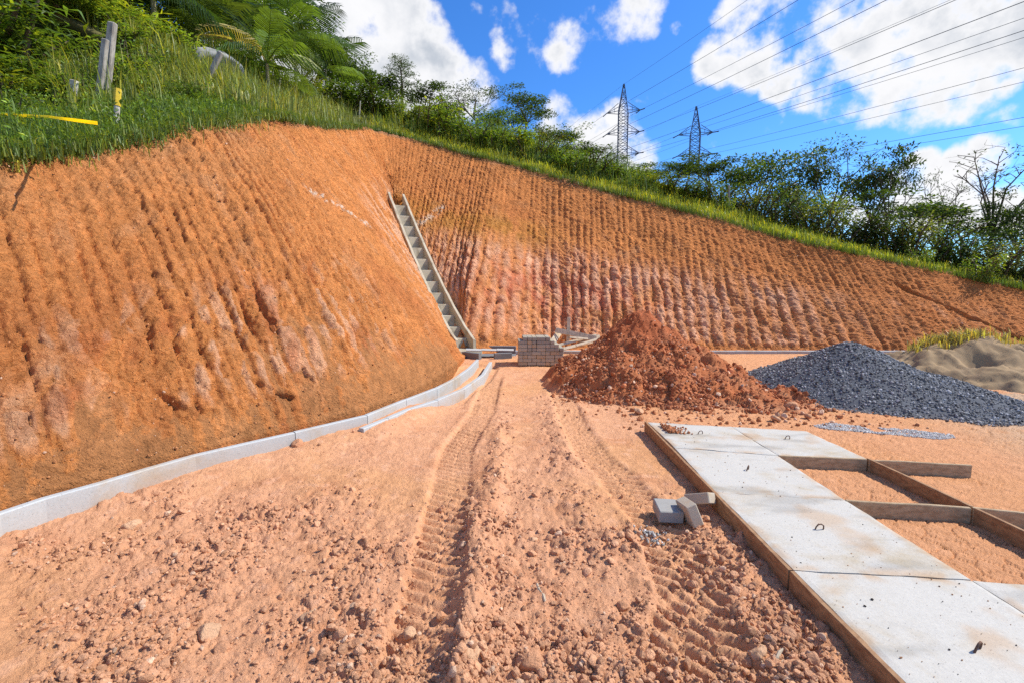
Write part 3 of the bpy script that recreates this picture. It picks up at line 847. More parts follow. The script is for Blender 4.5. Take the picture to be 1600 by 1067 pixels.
# bits of wood
M_OLDWOOD = mat_plain('weathered_wood', (.50, .40, .28), .85, .35, 6, .5, .004, stretch=(8, 1, 8))
m = MB(); m.tube([(0, -.055, 0), (.004, -.02, .004), (-.002, .02, .002), (.003, .055, 0)], [.006, .010, .010, .005], 6)
me = m.mesh('wooden_stick', M_OLDWOOD)
for (u, v, rz, sc, lab) in ((845, 928, .35, 1.15, 'pale broken stick lying in the soil between the ruts'), (1215, 1035, -.9, .8, 'short brown splinter near the slab board at the picture bottom')):
    p = G(u, v); z = float(ground_h(np.array([p.x]), np.array([p.y]), False)[0])
    o = obj('wooden_stick', me, None, (p.x, p.y, z + .035), (.25, 0, rz)); o.scale = (sc,) * 3
    tag(o, lab, 'stick')

# ------------------------------------------------------------------ heaps
def heap(name, label, cat, hf, x0, x1, y0, y1, res, mat, colf, stones, kind=None):
    nx, ny = int((x1 - x0) / res), int((y1 - y0) / res)
    X_, Y_ = np.meshgrid(np.linspace(x0, x1, nx), np.linspace(y0, y1, ny))
    Hh = hf(X_, Y_)
    keep = Hh > -.03
    F = grid_faces(ny, nx)
    F = F[keep.ravel()[F].any(1)]
    Z_ = np.maximum(Hh, -.05)
    me = mesh_np(name, np.stack([X_, Y_, Z_], -1).reshape(-1, 3), F, mat, colf(X_, Y_, Hh).reshape(-1, 3), True)
    # drop loose vertices outside the footprint
    import bmesh
    bm = bmesh.new(); bm.from_mesh(me)
    bmesh.ops.delete(bm, geom=[v for v in bm.verts if not v.link_faces], context='VERTS'); bm.to_mesh(me); bm.free()
    o = obj(name, me); tag(o, label, cat)
    if stones is not None:
        V, F, C = stones
        c = obj('loose_stones', mesh_np('loose_stones', V, F, mat, C), o); tag(c, kind='stuff')
    return o
def cone(x, y, px, py, h, slope, ex=1.0, ey=1.0):
    return h - slope * (np.sqrt(((x - px) / ex) ** 2 + ((y - py) / ey) ** 2 + .02) - .14)
def smax(*a, k=.12):
    a = np.stack(a); m = a.max(0)
    return m + k * np.log(np.exp((a - m) / k).sum(0)) - k * .2
def soil_hf(x, y):
    h = smax(cone(x, y, 2.40, 8.6, 1.20, .70), cone(x, y, 2.2, 8.2, .92, .60), cone(x, y, 2.9, 8.0, .50, .46), cone(x, y, 3.5, 7.4, .26, .19), cone(x, y, 1.8, 8.9, .60, .70), k=.08)
    rough = .09 * fbm(x * 2.2, y * 2.2, 4, 620) + .06 * fbm(x * 5, y * 5, 3, 621) + .08 * fbm(x * 1.3, y * 1.3, 2, 624)
    a, ia = worley(x * 6, y * 6, 622); b, ib = worley(x * 15, y * 15, 623)
    a3, ia3 = worley(x * 2.6, y * 2.6, 625); rough += .13 * np.sqrt(np.clip(1 - (a3 / .7) ** 2, 0, 1)) * (ia3 > .45) * ia3
    rough += (.05 * np.sqrt(np.clip(1 - (a / .65) ** 2, 0, 1)) * (ia > .4) + .025 * np.sqrt(np.clip(1 - (b / .6) ** 2, 0, 1)))
    # steep scarp just under the top, a slump on the right
    rough -= .12 * np.exp(-(((x - 2.35) / .35) ** 2 + ((y - 8.05) / .16) ** 2))
    rough += .10 * np.exp(-(((x - 2.3) / .30) ** 2 + ((y - 8.42) / .20) ** 2))
    rough += .08 * np.exp(-(((x - 1.45) / .16) ** 2 + ((y - 8.3) / .14) ** 2))
    return h - .08 + rough * sst(h, -.15, .25)
def soil_colf(x, y, h):
    c = np.zeros(x.shape + (3,)) + np.array([.44, .145, .055])
    n = fbm(x * 2, y * 2, 3, 630)
    c = mixcol(c, [.44, .19, .09], sst(n, -.1, .4) * .7)
    c = mixcol(c, [.36, .095, .036], np.exp(-(((x - 2.3) / .6) ** 2 + ((y - 8.3) / .6) ** 2)) * .8)
    return mixcol(c, [.55, .26, .13], sst(.12 - h, 0, .12) * .8)
rng = np.random.default_rng(13)
n = 16000
X = rng.uniform(.8, 4.4, n); Y = rng.uniform(6.0, 9.6, n); Hh = soil_hf(X, Y)
ok = (Hh > -.02) & (rng.random(n) < np.where(X < 2.9, 1, .35) * np.where(Hh > .85, .35, 1) * np.where(Y > 8.9, .4, 1)); X, Y, Hh = X[ok], Y[ok], np.maximum(Hh[ok], 0)
S = np.clip(np.exp(rng.normal(-4.35, .50, len(X))) * (1.25 - .5 * Hh), .008, .075)
sm = S < .016
sa = scatter(CLOD1, np.stack([X, Y, Hh + S * .3], -1)[sm], S[sm], rng, 1, soilcol(sm.sum(), rng, (.46, .165, .07), .2, .05))
sb = scatter(CLOD2, np.stack([X, Y, Hh + S * .3], -1)[~sm], S[~sm], rng, 1, soilcol((~sm).sum(), rng, (.46, .17, .075), .2, .07))
st = (np.concatenate([sa[0], sb[0]]), np.concatenate([sa[1], sb[1] + len(sa[0])]), np.concatenate([sa[2], sb[2]]))
heap('soil_heap', 'tall heap of lumpy dark red soil beyond the cast slabs', 'soil heap', soil_hf, .5, 4.9, 5.7, 10.4, .022, M_SOIL, soil_colf, st)
# clods spilt around the foot of the heap
for (u, v, r, lab) in ((1235, 634, 11, 'rounded orange clod at the right foot of the soil heap'), (1192, 612, 9, 'brown clod between the soil heap and the gravel heap'), (1208, 627, 9, 'dark clod left of the rounded orange clod by the gravel heap'), (1212, 652, 8, 'clod lying in front of the soil heap near the slab'), (1262, 648, 7, 'flat brown clod lying before the gravel heap'), (930, 602, 10, 'reddish clod at the left foot of the soil heap'), (998, 640, 8, 'pale clod at the front foot of the soil heap'), (962, 613, 9, 'dark clod in the row along the front foot of the soil heap')):
    p = G(u, v + r * .6); sc = r * p.y / F_PX
    o = obj('dirt_clod', M_CLOD[r % 6], None, (p.x, p.y, sc * .5), (random.uniform(-.4, .4), random.uniform(-.4, .4), random.uniform(0, 6)))
    o.scale = (sc, sc, sc * .85); tag(o, lab, 'dirt clod', 'clods spilt round the soil heap')
n = 2600
X = rng.uniform(.6, 5.0, n); Y = rng.uniform(5.5, 9, n); q = soil_hf(X, Y)
ok = (q < .05) & (q > -.5) & (rng.random(n) < np.exp(q * 5) ) ; X, Y = X[ok], Y[ok]
S = np.clip(np.exp(rng.normal(-4.1, .5, len(X))), .006, .05)
V, F, C = scatter(CLOD1, np.stack([X, Y, ground_h(X, Y, False) + S * .4], -1), S, rng, 1, soilcol(len(X), rng, (.48, .20, .09), .2, .1))
tag(obj('spilt_soil', mesh_np('spilt_soil', V, F, M_SOIL, C)), kind='stuff')

M_GRAVEL = mat_soil('crushed_stone', 30, 160, .3, .006, .3)
def gravel_hf(x, y):
    h = smax(cone(x, y, 5.55, 7.7, .86, .52), cone(x, y, 5.6, 8.8, .50, .48), cone(x, y, 6.4, 7.0, .40, .34), cone(x, y, 6.1, 6.4, .16, .20), cone(x, y, 5.05, 8.6, .22, .32), k=.07)
    return h - .06 + .035 * fbm(x * 2.5, y * 2.5, 3, 640) + .012 * fbm(x * 12, y * 12, 2, 641)
def gravel_colf(x, y, h):
    c = np.zeros(x.shape + (3,)) + np.array([.10, .105, .115])
    return mixcol(c, [.20, .17, .14], sst(.05 - h, 0, .08) * .7)
n = 36000
X = rng.uniform(3.6, 8.6, n); Y = rng.uniform(5.0, 10.5, n); Hh = gravel_hf(X, Y)
ok = (Hh > -.03) & ((Y < 8.6) | (rng.random(n) < .3)); X, Y, Hh = X[ok], Y[ok], np.maximum(Hh[ok], .0)
S = np.clip(np.exp(rng.normal(-4.42, .34, len(X))), .006, .030)
gcol = np.array([.195, .19, .185])[None] * np.exp(.6 * rng.normal(size=(len(X), 1)))
gcol = np.clip(gcol, .03, .5)
st = scatter(CLOD1, np.stack([X, Y, Hh + S * .25], -1), S, rng, 1, gcol)
heap('gravel_heap', 'heap of dark blue-grey crushed stone on the right', 'gravel heap', gravel_hf, 3.4, 9.0, 4.8, 10.8, .04, M_GRAVEL, gravel_colf, st)
# thin pale spill of fines in front of the gravel heap
n = 5200
ang = rng.random(n) * 6.283; rr = np.sqrt(rng.random(n))
p0 = G(1378, 672)
X = p0.x + .62 * rr * np.cos(ang) + .10 * np.sin(ang * 3); Y = p0.y - .45 * rr * np.cos(ang) * .55 + .20 * rr * np.sin(ang)
ok = fbm(X * 3, Y * 3, 2, 650) > -.25; X, Y = X[ok], Y[ok]
S = np.clip(np.exp(rng.normal(-4.9, .3, len(X))), .004, .014)
gcol = np.array([.52, .49, .45])[None] * np.exp(.25 * rng.normal(size=(len(X), 1)))
V, F, C = scatter(CLOD1, np.stack([X, Y, ground_h(X, Y) + .004], -1), S, rng, 1, np.clip(gcol, .1, .8))
tag(obj('gravel_fines', mesh_np('gravel_fines', V, F, M_GRAVEL, C)), kind='stuff')
# small splash of dried mortar chips beside the loose blocks
n = 170
p0 = G(1020, 833); X = p0.x + rng.normal(size=n) * .045; Y = p0.y + rng.normal(size=n) * .055
S = np.clip(np.exp(rng.normal(-4.7, .4, n)), .005, .018)
V, F, C = scatter(CLOD1, np.stack([X, Y, ground_h(X, Y) + .003], -1), S, rng, 1, np.clip(np.array([.40, .38, .34])[None] * np.exp(.5 * rng.normal(size=(n, 1))), .06, .75))
tag(obj('mortar_chips', mesh_np('mortar_chips', V, F, M_GRAVEL, C)), kind='stuff')

M_SAND = mat_soil('sand', 8, 90, .4, .01, .3)
def sand_hf(x, y):
    h = smax(cone(x, y, 9.4, 9.3, .78, .40), cone(x, y, 8.5, 9.5, .62, .55), cone(x, y, 10.6, 8.8, .75, .35), cone(x, y, 9.0, 8.2, .40, .45), k=.10)
    pits = 0
    for (px, py, r) in ((8.7, 8.7, .30), (9.3, 8.35, .28), (9.7, 8.9, .25), (8.9, 8.1, .22)):
        pits = pits + .30 * np.exp(-(((x - px) / r) ** 2 + ((y - py) / (r * .7)) ** 2))
    return h - .05 - pits * sst(h, 0, .3) + .14 * fbm(x * 1.6, y * 1.6, 3, 660) + .09 * fbm(x * 4, y * 4, 4, 661) + .03 * fbm(x * 12, y * 12, 2, 663)
def sand_colf(x, y, h):
    c = np.zeros(x.shape + (3,)) + np.array([.31, .215, .12])
    return mixcol(c, [.27, .19, .115], sst(fbm(x * 3, y * 3, 3, 662), .1, .4) * .6)
heap('sand_heap', 'beige sand heap with scooped hollows behind the gravel', 'sand heap', sand_hf, 7.2, 13.5, 6.8, 11.4, .045, M_SAND, sand_colf, None)

# ------------------------------------------------------------------ cast concrete panels in their timber forms
M_CONC = None
def mat_conc(name, col, stain, s=2.2, var=.5, rough=.8, use_tint=False):
    m, t, b = mat_new(name)
    big_ = noise(t, s, 6, .65, dist=.4); fine = noise(t, s * 30, 4, .7); spk = noise(t, s * 55, 2, .5)
    cc = mixc(t, mth(t, 'MULTIPLY', smooth(t, big_, .46, .74), var), tuple(col), tuple(stain))
    cc = scale_col(t, cc, mth(t, 'ADD', mth(t, 'MULTIPLY', fine, .35), .82))
    cc = mixc(t, mth(t, 'MULTIPLY', smooth(t, spk, .66, .72), .55), cc, (.10, .085, .07))
    if use_tint: cc = mixc(t, 1.0, cc, attr(t), 'MULTIPLY')
    L(t, cc, b.inputs['Base Color']); b.inputs['Roughness'].default_value = rough
    b.inputs['Specular IOR Level'].default_value = .25
    bump(t, b, mth(t, 'ADD', fine, mth(t, 'MULTIPLY', big_, 1.5)), .25, .006)
    return m
M_PANEL = mat_conc('cast_concrete', (.49, .465, .41), (.41, .335, .225), 2.2, .85, .8, True)
M_DRAIN = mat_conc('precast_concrete', (.42, .435, .43), (.40, .31, .20), 1.7, .75, .8, True)
M_WETC = mat_conc('dark_mortar', (.16, .17, .18), (.24, .22, .19), 4, .6)
M_CHUTE = mat_conc('old_concrete', (.46, .405, .30), (.24, .195, .125), 3.5, .9)
M_FORM = mat_plain('form_board', (.36, .205, .10), .8, .45, 3, .5, .004, (.24, .12, .055), stretch=(5, 5, 14))
M_FORM2 = mat_plain('pale_form_board', (.44, .32, .19), .8, .4, 3, .5, .004, (.30, .20, .11), stretch=(5, 5, 14))
M_STEEL = mat_plain('rusty_rebar', (.10, .065, .05), .7, .5, 40, .4, .002, (.18, .08, .04))
zt = .10
L1 = [G(1012, 659, zt), G(1054, 698.5, zt), G(1118, 768, zt), G(1240, 890, zt)]
L2 = [G(1142, 666, zt), G(1216, 711, zt), G(1320, 780, zt), G(1518, 905, zt)]
L1.append(L1[3] + (L1[3] - L1[2]) * 1.06); L2.append(L2[3] + (L2[3] - L2[2]) * 1.06)
L3 = [G(1260, 673, zt), G(1354, 716, zt), G(1516, 791, zt)]
L3.append(L2[3] + (L3[2] - L2[2]) * 1.0); L3.append(L3[3] + (L2[4] - L2[3]))
for A_, B_ in ((L1, L2), (L2, L3)):
    pass
def panel(q, label, top=.10, seed=0):
    """slab cast between four corners (near-left, near-right, far-right, far-left), edges slightly worn"""
    c0 = sum((Vector((p.x, p.y, 0)) for p in q), Vector()) / 4
    qs = []
    for p in q:
        d = Vector((p.x, p.y, 0)) - c0; d *= 1 - .004 / d.length; qs.append(d)
    n_ = 60; k = np.linspace(0, 1, n_)
    A, B = np.meshgrid(k, k)
    q0, q1, q2, q3 = [np.array(tuple(v)) for v in qs]
    Pn = ((1 - A) * (1 - B))[..., None] * q0 + (A * (1 - B))[..., None] * q1 + (A * B)[..., None] * q2 + ((1 - A) * B)[..., None] * q3
    wx, wy = Pn[..., 0] + c0.x, Pn[..., 1] + c0.y
    edge = np.minimum(np.minimum(A, 1 - A), np.minimum(B, 1 - B))
    zz = top - .006 * (1 - sst(edge, 0, .03)) * (.6 + fbm(wx * 5, wy * 5, 2, 700 + seed)) + .0025 * fbm(wx * 3, wy * 3, 3, 701)
    V = np.stack([Pn[..., 0], Pn[..., 1], zz], -1).reshape(-1, 3)
    F = grid_faces(n_, n_)
    dust = np.clip((1 - sst(edge, 0, .10)) * sst(fbm(wx * 6, wy * 6, 3, 710 + seed), -.1, .35) + .8 * sst(fbm(wx * 2.2, wy * 2.2, 4, 711), .18, .5), 0, 1)
    tint = 1 - dust[..., None] * np.array([.06, .30, .50]) * .8
    tint *= (1 - .22 * sst(fbm(wx * 1.3 + 4, wy * 5, 4, 712), .05, .45))[..., None]
    ring = list(range(n_)) + [i * n_ + n_ - 1 for i in range(1, n_)] + [(n_ - 1) * n_ + i for i in range(n_ - 2, -1, -1)] + [i * n_ for i in range(n_ - 2, 0, -1)]
    low = V[ring].copy(); low[:, 2] = -.06
    b0 = len(V); m = len(ring)
    Fs = np.array([[ring[i], b0 + i, b0 + (i + 1) % m, ring[(i + 1) % m]] for i in range(m)])
    me = mesh_np('concrete_slab', np.concatenate([V, low]), np.concatenate([F, Fs]), M_PANEL, np.concatenate([tint.reshape(-1, 3), tint.reshape(-1, 3)[ring]]))
    o = obj('concrete_slab', me, None, (c0.x, c0.y, 0))
    return tag(o, label, 'concrete slab', 'concrete panels cast on the ground')
for k, (A_, B_, i, lab) in enumerate(((L1, L2, 0, 'farthest pale cast slab at the corner with spilt red soil'), (L1, L2, 1, 'second slab from the soil heap along the long form board'), (L1, L2, 2, 'pale slab beside the three loose blocks, with black specks'), (L1, L2, 3, 'nearest slab in front, filling the bottom right of the picture'), (L2, L3, 0, 'slab cast in the inner row, next to the gravel fines'), (L2, L3, 3, 'slab at the right edge beyond the nearest slab, next to open ground'))):
    panel([A_[i + 1], B_[i + 1], B_[i], A_[i]], lab, zt + (.0 if k % 2 else .003), k)
def board(name, p, q, label, w=.026, h=.11, z=.045, mat=None, cat='form board', side=0, grp='timber form boards round the slabs'):
    p = Vector((p.x, p.y, z)); q = Vector((q.x, q.y, z))
    d = (q - p).normalized(); nrm = Vector((-d.y, d.x, 0)) * (side * w * .55)
    m = MB(); n_ = max(2, int((q - p).length / .25)); c0 = (p + q) / 2
    rr = random.Random(label)
    pts = [p + (q - p) * (i / n_) + nrm - c0 for i in range(n_ + 1)]
    pts = [v + Vector((-d.y, d.x, 0)) * rr.uniform(-.003, .003) + Vector((0, 0, rr.uniform(-.003, .003))) for v in pts]
    x = Vector((-d.y, d.x, 0)) * (w / 2)
    V = []
    for v in pts:
        for (a, b) in ((-1, -1), (1, -1), (1, .9), (.8, 1), (-.8, 1), (-1, .9)):
            V.append(v + x * a + Vector((0, 0, b * h / 2)))
    F = []
    for i in range(n_):
        for j in range(6):
            j2 = (j + 1) % 6
            F.append([i * 6 + j, i * 6 + j2, i * 6 + 6 + j2, i * 6 + 6 + j])
    e = n_ * 6
    F += [[0, 5, 4, 3], [0, 3, 2, 1], [e, e + 1, e + 2, e + 3], [e, e + 3, e + 4, e + 5]]
    m.add(np.array([tuple(v) for v in V]), np.array(F))
    o = obj(name, m.mesh(name, mat or M_FORM), None, c0)
    return tag(o, label, cat, grp)
ext = lambda a, b, k: a + (b - a) * k
board('form_board', ext(L1[3], L1[0], 1.01), L1[3], 'long dark form board along the left edge of the far slabs', side=-1)
board('form_board', ext(L1[4], L1[3], .992), ext(L1[3], L1[4], 1.2), 'form board along the left edge of the nearest slab', side=-1)
board('form_board', L2[1], ext(L2[1], L3[1], .985), 'short cross board between inner slab and first bare cell', h=.115, mat=M_FORM2, side=-1)
PA = G(1358, 718, zt); PB = G(1517, 726, zt)
board('form_board', PA, PB, 'cross board ending free in the open ground near the gravel fines', h=.115, mat=M_FORM2)
board('form_board', L2[2], ext(L2[2], L3[2], .985), 'cross board between the two bare orange cells', h=.115, mat=M_FORM2, side=-1)
board('form_board', G(1520, 793, zt), G(1720, 812, zt), 'cross board running off the right edge of the picture', h=.115, mat=M_FORM2)
board('form_board', L3[1], L3[2], 'long board dividing the far bare cell from the open yard', h=.12, mat=M_FORM, side=1)
board('form_board', ext(L3[2], L3[3], .015), L3[3], 'long board continuing past the near bare cell to the right edge', h=.12, mat=M_FORM, side=1)
# lifting loops of bent rebar
m = MB()
m.tube([(-.024, 0, -.03), (-.024, 0, .012), (-.018, 0, .030), (0, 0, .038), (.018, 0, .030), (.024, 0, .012), (.024, 0, -.03)], .0045, 6, False)
me = m.mesh('lifting_loop', M_STEEL, sm=True)
for (u, v, rz, lab) in ((1094, 678, .2, 'bent steel lifting loop in the farthest slab of the outer row'), (1230, 686, .1, 'bent steel lifting loop in the inner row slab near the gravel'), (1168, 734, .9, 'small twisted lifting loop in the second slab'), (1280, 827, .0, 'lifting loop in the slab beside the loose blocks'), (1527, 1016, .5, 'thick rusty lifting loop in the nearest slab')):
    p = G(u, v, zt)
    o = obj('lifting_loop', me, None, (p.x, p.y, zt + .004), (.15, .2, rz))
    tag(o, lab, 'lifting loop', 'steel loops cast into the slabs')
# pebbles and crumbs on the slabs
n = 260; k = rng.random(n); j = rng.random(n)
a = np.array([tuple(v) for v in L1]); b = np.array([tuple(v) for v in L2])
ti = rng.random(n) ** .7 * 4
pa = np.stack([np.interp(ti, range(5), a[:, q]) for q in range(3)], -1); pb = np.stack([np.interp(ti, range(5), b[:, q]) for q in range(3)], -1)
pp = pa + (pb - pa) * (.03 + .94 * j[:, None]); pp[:, 2] = zt + .003
S = np.clip(np.exp(rng.normal(-5.9, .5, n)), .0015, .008)
V, F, C = scatter(CLOD1, pp, S, rng, 1, np.where(rng.random((n, 1)) < .5, np.array([[.10, .08, .065]]), np.array([[.45, .22, .10]])))
tag(obj('slab_grit', mesh_np('slab_grit', V, F, M_SOIL, C)), kind='stuff')
n = 420; c0 = G(1033, 667, zt)
X = c0.x + np.abs(rng.normal(size=n)) * .09; Y = c0.y - rng.random(n) * .28 + .04 - (X - c0.x) * .25
S = np.clip(np.exp(rng.normal(-4.9, .5, n)), .003, .022)
V, F, C = scatter(CLOD1, np.stack([X, Y, zt + .004 + S * .3 + .03 * np.exp(-((X - c0.x) / .1) ** 2) * rng.random(n)], -1), S, rng, 1, soilcol(n, rng, (.46, .18, .08)))
tag(obj('spilt_red_soil', mesh_np('spilt_red_soil', V, F, M_SOIL, C)), kind='stuff')

# three loose concrete blocks
M_BLOCK = mat_conc('block_concrete', (.44, .37, .28), (.42, .30, .18), 9, .6)
M_BLOCKG = mat_conc('grey_block_concrete', (.31, .30, .275), (.25, .23, .20), 9, .6)
def block(p, size, rot, label, mat):
    m = MB(); m.box((0, 0, 0), size, None, .006)
    o = obj('concrete_block', m.mesh('concrete_block', mat), None, p, rot)
    return tag(o, label, 'concrete block', 'loose blocks by the form board')
p = G(1052, 812)
block((p.x - .02, p.y + .06, .042), (.17, .20, .085), (.05, .03, -.06), 'grey block lying flat, left of the loose blocks', M_BLOCKG)
p = G(1078, 818)
block((p.x + .0, p.y + .02, .078), (.075, .19, .155), (-.16, -.36, .12), 'narrow beige block standing tilted against the flat grey block', M_BLOCK)
p = G(1096, 796)
block((p.x + .005, p.y + .05, .062), (.10, .20, .08), (-.40, .30, .62), 'brown block leaning behind the standing one, close to the board', M_BLOCK)

# ------------------------------------------------------------------ stack of paving bricks
st = thing('brick_stack', 'stack of grey-brown concrete bricks at the foot of the bank', 'brick stack', (0, 0, 0))
bp = G(810, 571); be = G(878, 569)
BX0 = bp.x; BY0 = bp.y; st.location = (BX0, BY0, 0); st.rotation_euler = (0, 0, math.radians(1.0))
BL, BH, BW = .20, .078, .10
M_BRICK = [mat_conc('brick_grey', (.42, .365, .27), (.42, .33, .22), 10, .7), mat_conc('brick_brown', (.46, .34, .21), (.30, .25, .19), 10, .7), mat_conc('brick_dark', (.32, .29, .23), (.33, .27, .19), 10, .7)]
bme = []
for mt in M_BRICK:
    for sz in ((BL - .006, BW - .006, BH - .005), (BW - .006, BL - .006, BH - .005)):
        m = MB(); m.box((0, 0, 0), sz, None, .006); bme.append(m.mesh('brick', mt))
rr = random.Random(5)
for r in range(8):
    lo, hi = ((0, 5) if r < 5 else (0, 4.5) if r == 5 else (0, 4) if r == 6 else (.5, 3.5))
    lo *= .2; hi *= .2
    for row in range(3):
        x = lo
        while x < hi - .05:
            hdr = rr.random() < .45 or hi - x < .15
            w_ = BW if hdr else BL
            mi = (2 if r > 5 and rr.random() < .7 else rr.choice([0, 0, 1] if r < 3 else [0, 0, 1, 2])) * 2
            for half in ((0,) if hdr else (0, 1)):
                y = row * BL + (BL / 2 if hdr else BW / 2 + half * BW)
                if row == 1 and 0 < x < hi - .25 and r < 6: continue      # bricks fully inside the stack are not seen
                o = obj('brick', bme[mi + (1 if hdr else 0)], st, (x + w_ / 2 + rr.uniform(-.004, .004), y + rr.uniform(-.008, .008), BH * (r + .5)), (0, 0, rr.uniform(-.03, .03)))
            x += w_
# ------------------------------------------------------------------ loose planks behind the stack
def plank(a, b, label, w=.10, th=.025, up=(0, 0, 1), mat=None):
    a = Vector(a); b = Vector(b); c0 = (a + b) / 2
    m = MB(); m.bar(a - c0, b - c0, w, th, up, .002)
    o = obj('wooden_plank', m.mesh('wooden_plank', mat or M_PLANKW), None, c0)
    return tag(o, label, 'plank', 'scrap planks behind the brick stack')
M_PLANKW = mat_plain('bleached_plank', (.58, .47, .33), .85, .35, 4, .5, .004, stretch=(3, 3, 3))
Q = lambda u, v, D: P(u, v, D)
plank(Q(887, 538, 12.2), Q(889, 496, 12.3), 'upright pale plank standing behind the brick stack', .085, .03, (0, 1, 0))
plank(Q(868, 516, 12.25), Q(932, 529, 12.0), 'plank lying level behind the upright plank', .13, .03, (0, -1, .3))
plank(Q(861, 538, 12.0), Q(874, 519, 12.4), 'short broad plank leaning right behind the brick stack', .16, .03, (.4, -1, .3))
plank(Q(866, 541, 11.8), Q(932, 524, 12.2), 'plank slanting up to the right at the bottom of the scrap', .07, .03, (0, -1, .6))
plank(Q(890, 527, 11.9), Q(934, 531, 12.1), 'thin white batten lying across the scrap planks', .05, .025, (0, -1, .5))
plank(Q(876, 546, 11.7), Q(926, 534, 12.0), 'dark weathered plank lowest in the scrap', .08, .03, (0, -1, .8))
plank(Q(900, 540, 11.7), Q(940, 528, 12.0), 'pale batten poking right towards the soil heap', .06, .03, (0, -1, .6))
plank(Q(905, 534, 12.1), Q(937, 525, 12.3), 'short plank end under the soil heap shoulder', .07, .03, (0, -1, .6))

# ------------------------------------------------------------------ the drain along the foot of the bank
dr = thing('drain_channel', 'long pale concrete drain channel curving along the foot of the bank', 'drain channel', (0, 0, 0))
TOPE = [(-420, 1010), (-180, 883), (0, 795), (70, 772), (152, 750), (230, 727), (305, 706), (384, 688), (461, 671), (518, 658), (574, 645), (635, 621), (683, 603), (711, 589), (734, 573), (748, 559)]
wl = [G(u, v, .2) for u, v in TOPE]
joints = [0, 1, 8, 10, 11, 12, 13, 14, 15]
def offs(poly, d):
    out = []
    for i, p in enumerate(poly):
        t = poly[min(i + 1, len(poly) - 1)] - poly[max(i - 1, 0)]; t.z = 0; t.normalize()
        out.append(p + Vector((-t.y, t.x, 0)) * d)
    return out
def wall_seg(name, face, back, ztop, zbot, parent, mat, gap=.004):
    """one length of low wall between two rows of plan points"""
    f = [Vector(p) for p in face]; b = [Vector(p) for p in back]
    for arr in (f, b):
        d = (arr[1] - arr[0]).normalized(); arr[0] = arr[0] + d * gap
        d = (arr[-2] - arr[-1]).normalized(); arr[-1] = arr[-1] + d * gap
    V = []; n_ = len(f); bv = .008
    for p, q in zip(f, b):
        x = (q - p).normalized() * bv
        for w_, zz in ((p, zbot), (p, ztop - bv), (p + x, ztop), (q - x, ztop), (q, ztop - bv), (q, zbot)):
            V.append((w_.x, w_.y, zz))
    F = []
    for i in range(n_ - 1):
        for k in range(5): F.append([i * 6 + k, i * 6 + 6 + k, i * 6 + 7 + k, i * 6 + k + 1])
    e = (n_ - 1) * 6
    F += [[0, 1, 2, 3], [0, 3, 4, 5], [e + 3, e + 2, e + 1, e], [e + 5, e + 4, e + 3, e]]
    m = MB(); m.add(np.array(V), np.array(F))
    V = np.array(V); sp_ = np.repeat(np.array([random.uniform(.15, 1.0) for _ in range(n_)]), 6)   # soil splashed up from the ground
    k = np.clip((ztop - V[:, 2]) / max(ztop - zbot, .01), 0, 1) * sp_
    tint = 1 - k[:, None] * np.array([.10, .42, .62])
    return obj(name, m.mesh(name, mat, tint), parent)
wb = offs(wl, .06)
for a, b in zip(joints[:-1], joints[1:]):
    wall_seg('inner_wall', wl[a:b + 1], wb[a:b + 1], .172 + random.uniform(-.004, .004), -.12, dr, M_DRAIN)
rw = [G(u, v, .10) for u, v in [(560, 668), (600, 652), (636, 637), (678, 624), (719, 607), (751, 585), (764, 565)]]
rb = offs(rw, -.07)
for a in range(0, 6):
    wall_seg('outer_wall', rw[a:a + 2], rb[a:a + 2], .10 + random.uniform(-.004, .004), -.15, dr, M_DRAIN, .003)
# collecting box and the cross drain along the back bank
jb = thing('drain_box', 'dark mortared collecting box where the stepped chute meets the drain', 'drain box', (0, 0, 0))
a, b = G(728, 557), G(806, 558)
def box_wall(nm, p, q, th, zt_, mat, par, zb=-.1):
    p = Vector(p); q = Vector(q); t = (q - p).normalized(); x = Vector((-t.y, t.x, 0)) * th
    return wall_seg(nm, [p, q], [p + x, q + x], zt_, zb, par, mat, 0)
box_wall('front_wall', G(722, 558), G(748, 561), .10, .14, M_WETC, jb)
box_wall('front_wall', G(773, 561), G(800, 560), .10, .14, M_WETC, jb)
box_wall('back_wall', G(728, 549), G(806, 550), .10, .16, M_WETC, jb)
m = MB(); pa, pb = G(727, 557), G(806, 551); m.box(((pa.x + pb.x) / 2, (pa.y + pb.y) / 2, -.03), (pb.x - pa.x, .55, .05)); obj('floor', m.mesh('floor', M_WETC), jb)
for (u0, u1) in ((728, 752), (752, 776), (776, 803)):
    wall_seg('coping', [G(u0, 548, .165), G(u1, 548.5, .165)], [G(u0, 545.5, .165), G(u1, 546, .165)], .185, .162, jb, M_DRAIN, .004)
cdn = thing('cross_drain', 'low pale drain edge along the foot of the back bank', 'drain edge', (0, 0, 0))
us = [805, 870, 940, 1010, 1080, 1150, 1215, 1275, 1340, 1400, 1460, 1520, 1600, 1700]
for a, b in zip(us[:-1], us[1:]):
    f = [G(a, 552, 0), G(b, 552.3, 0)]
    wall_seg('edge_stone', f, [p + Vector((0, .10, 0)) for p in f], .07, -.1, cdn, M_DRAIN, .004)

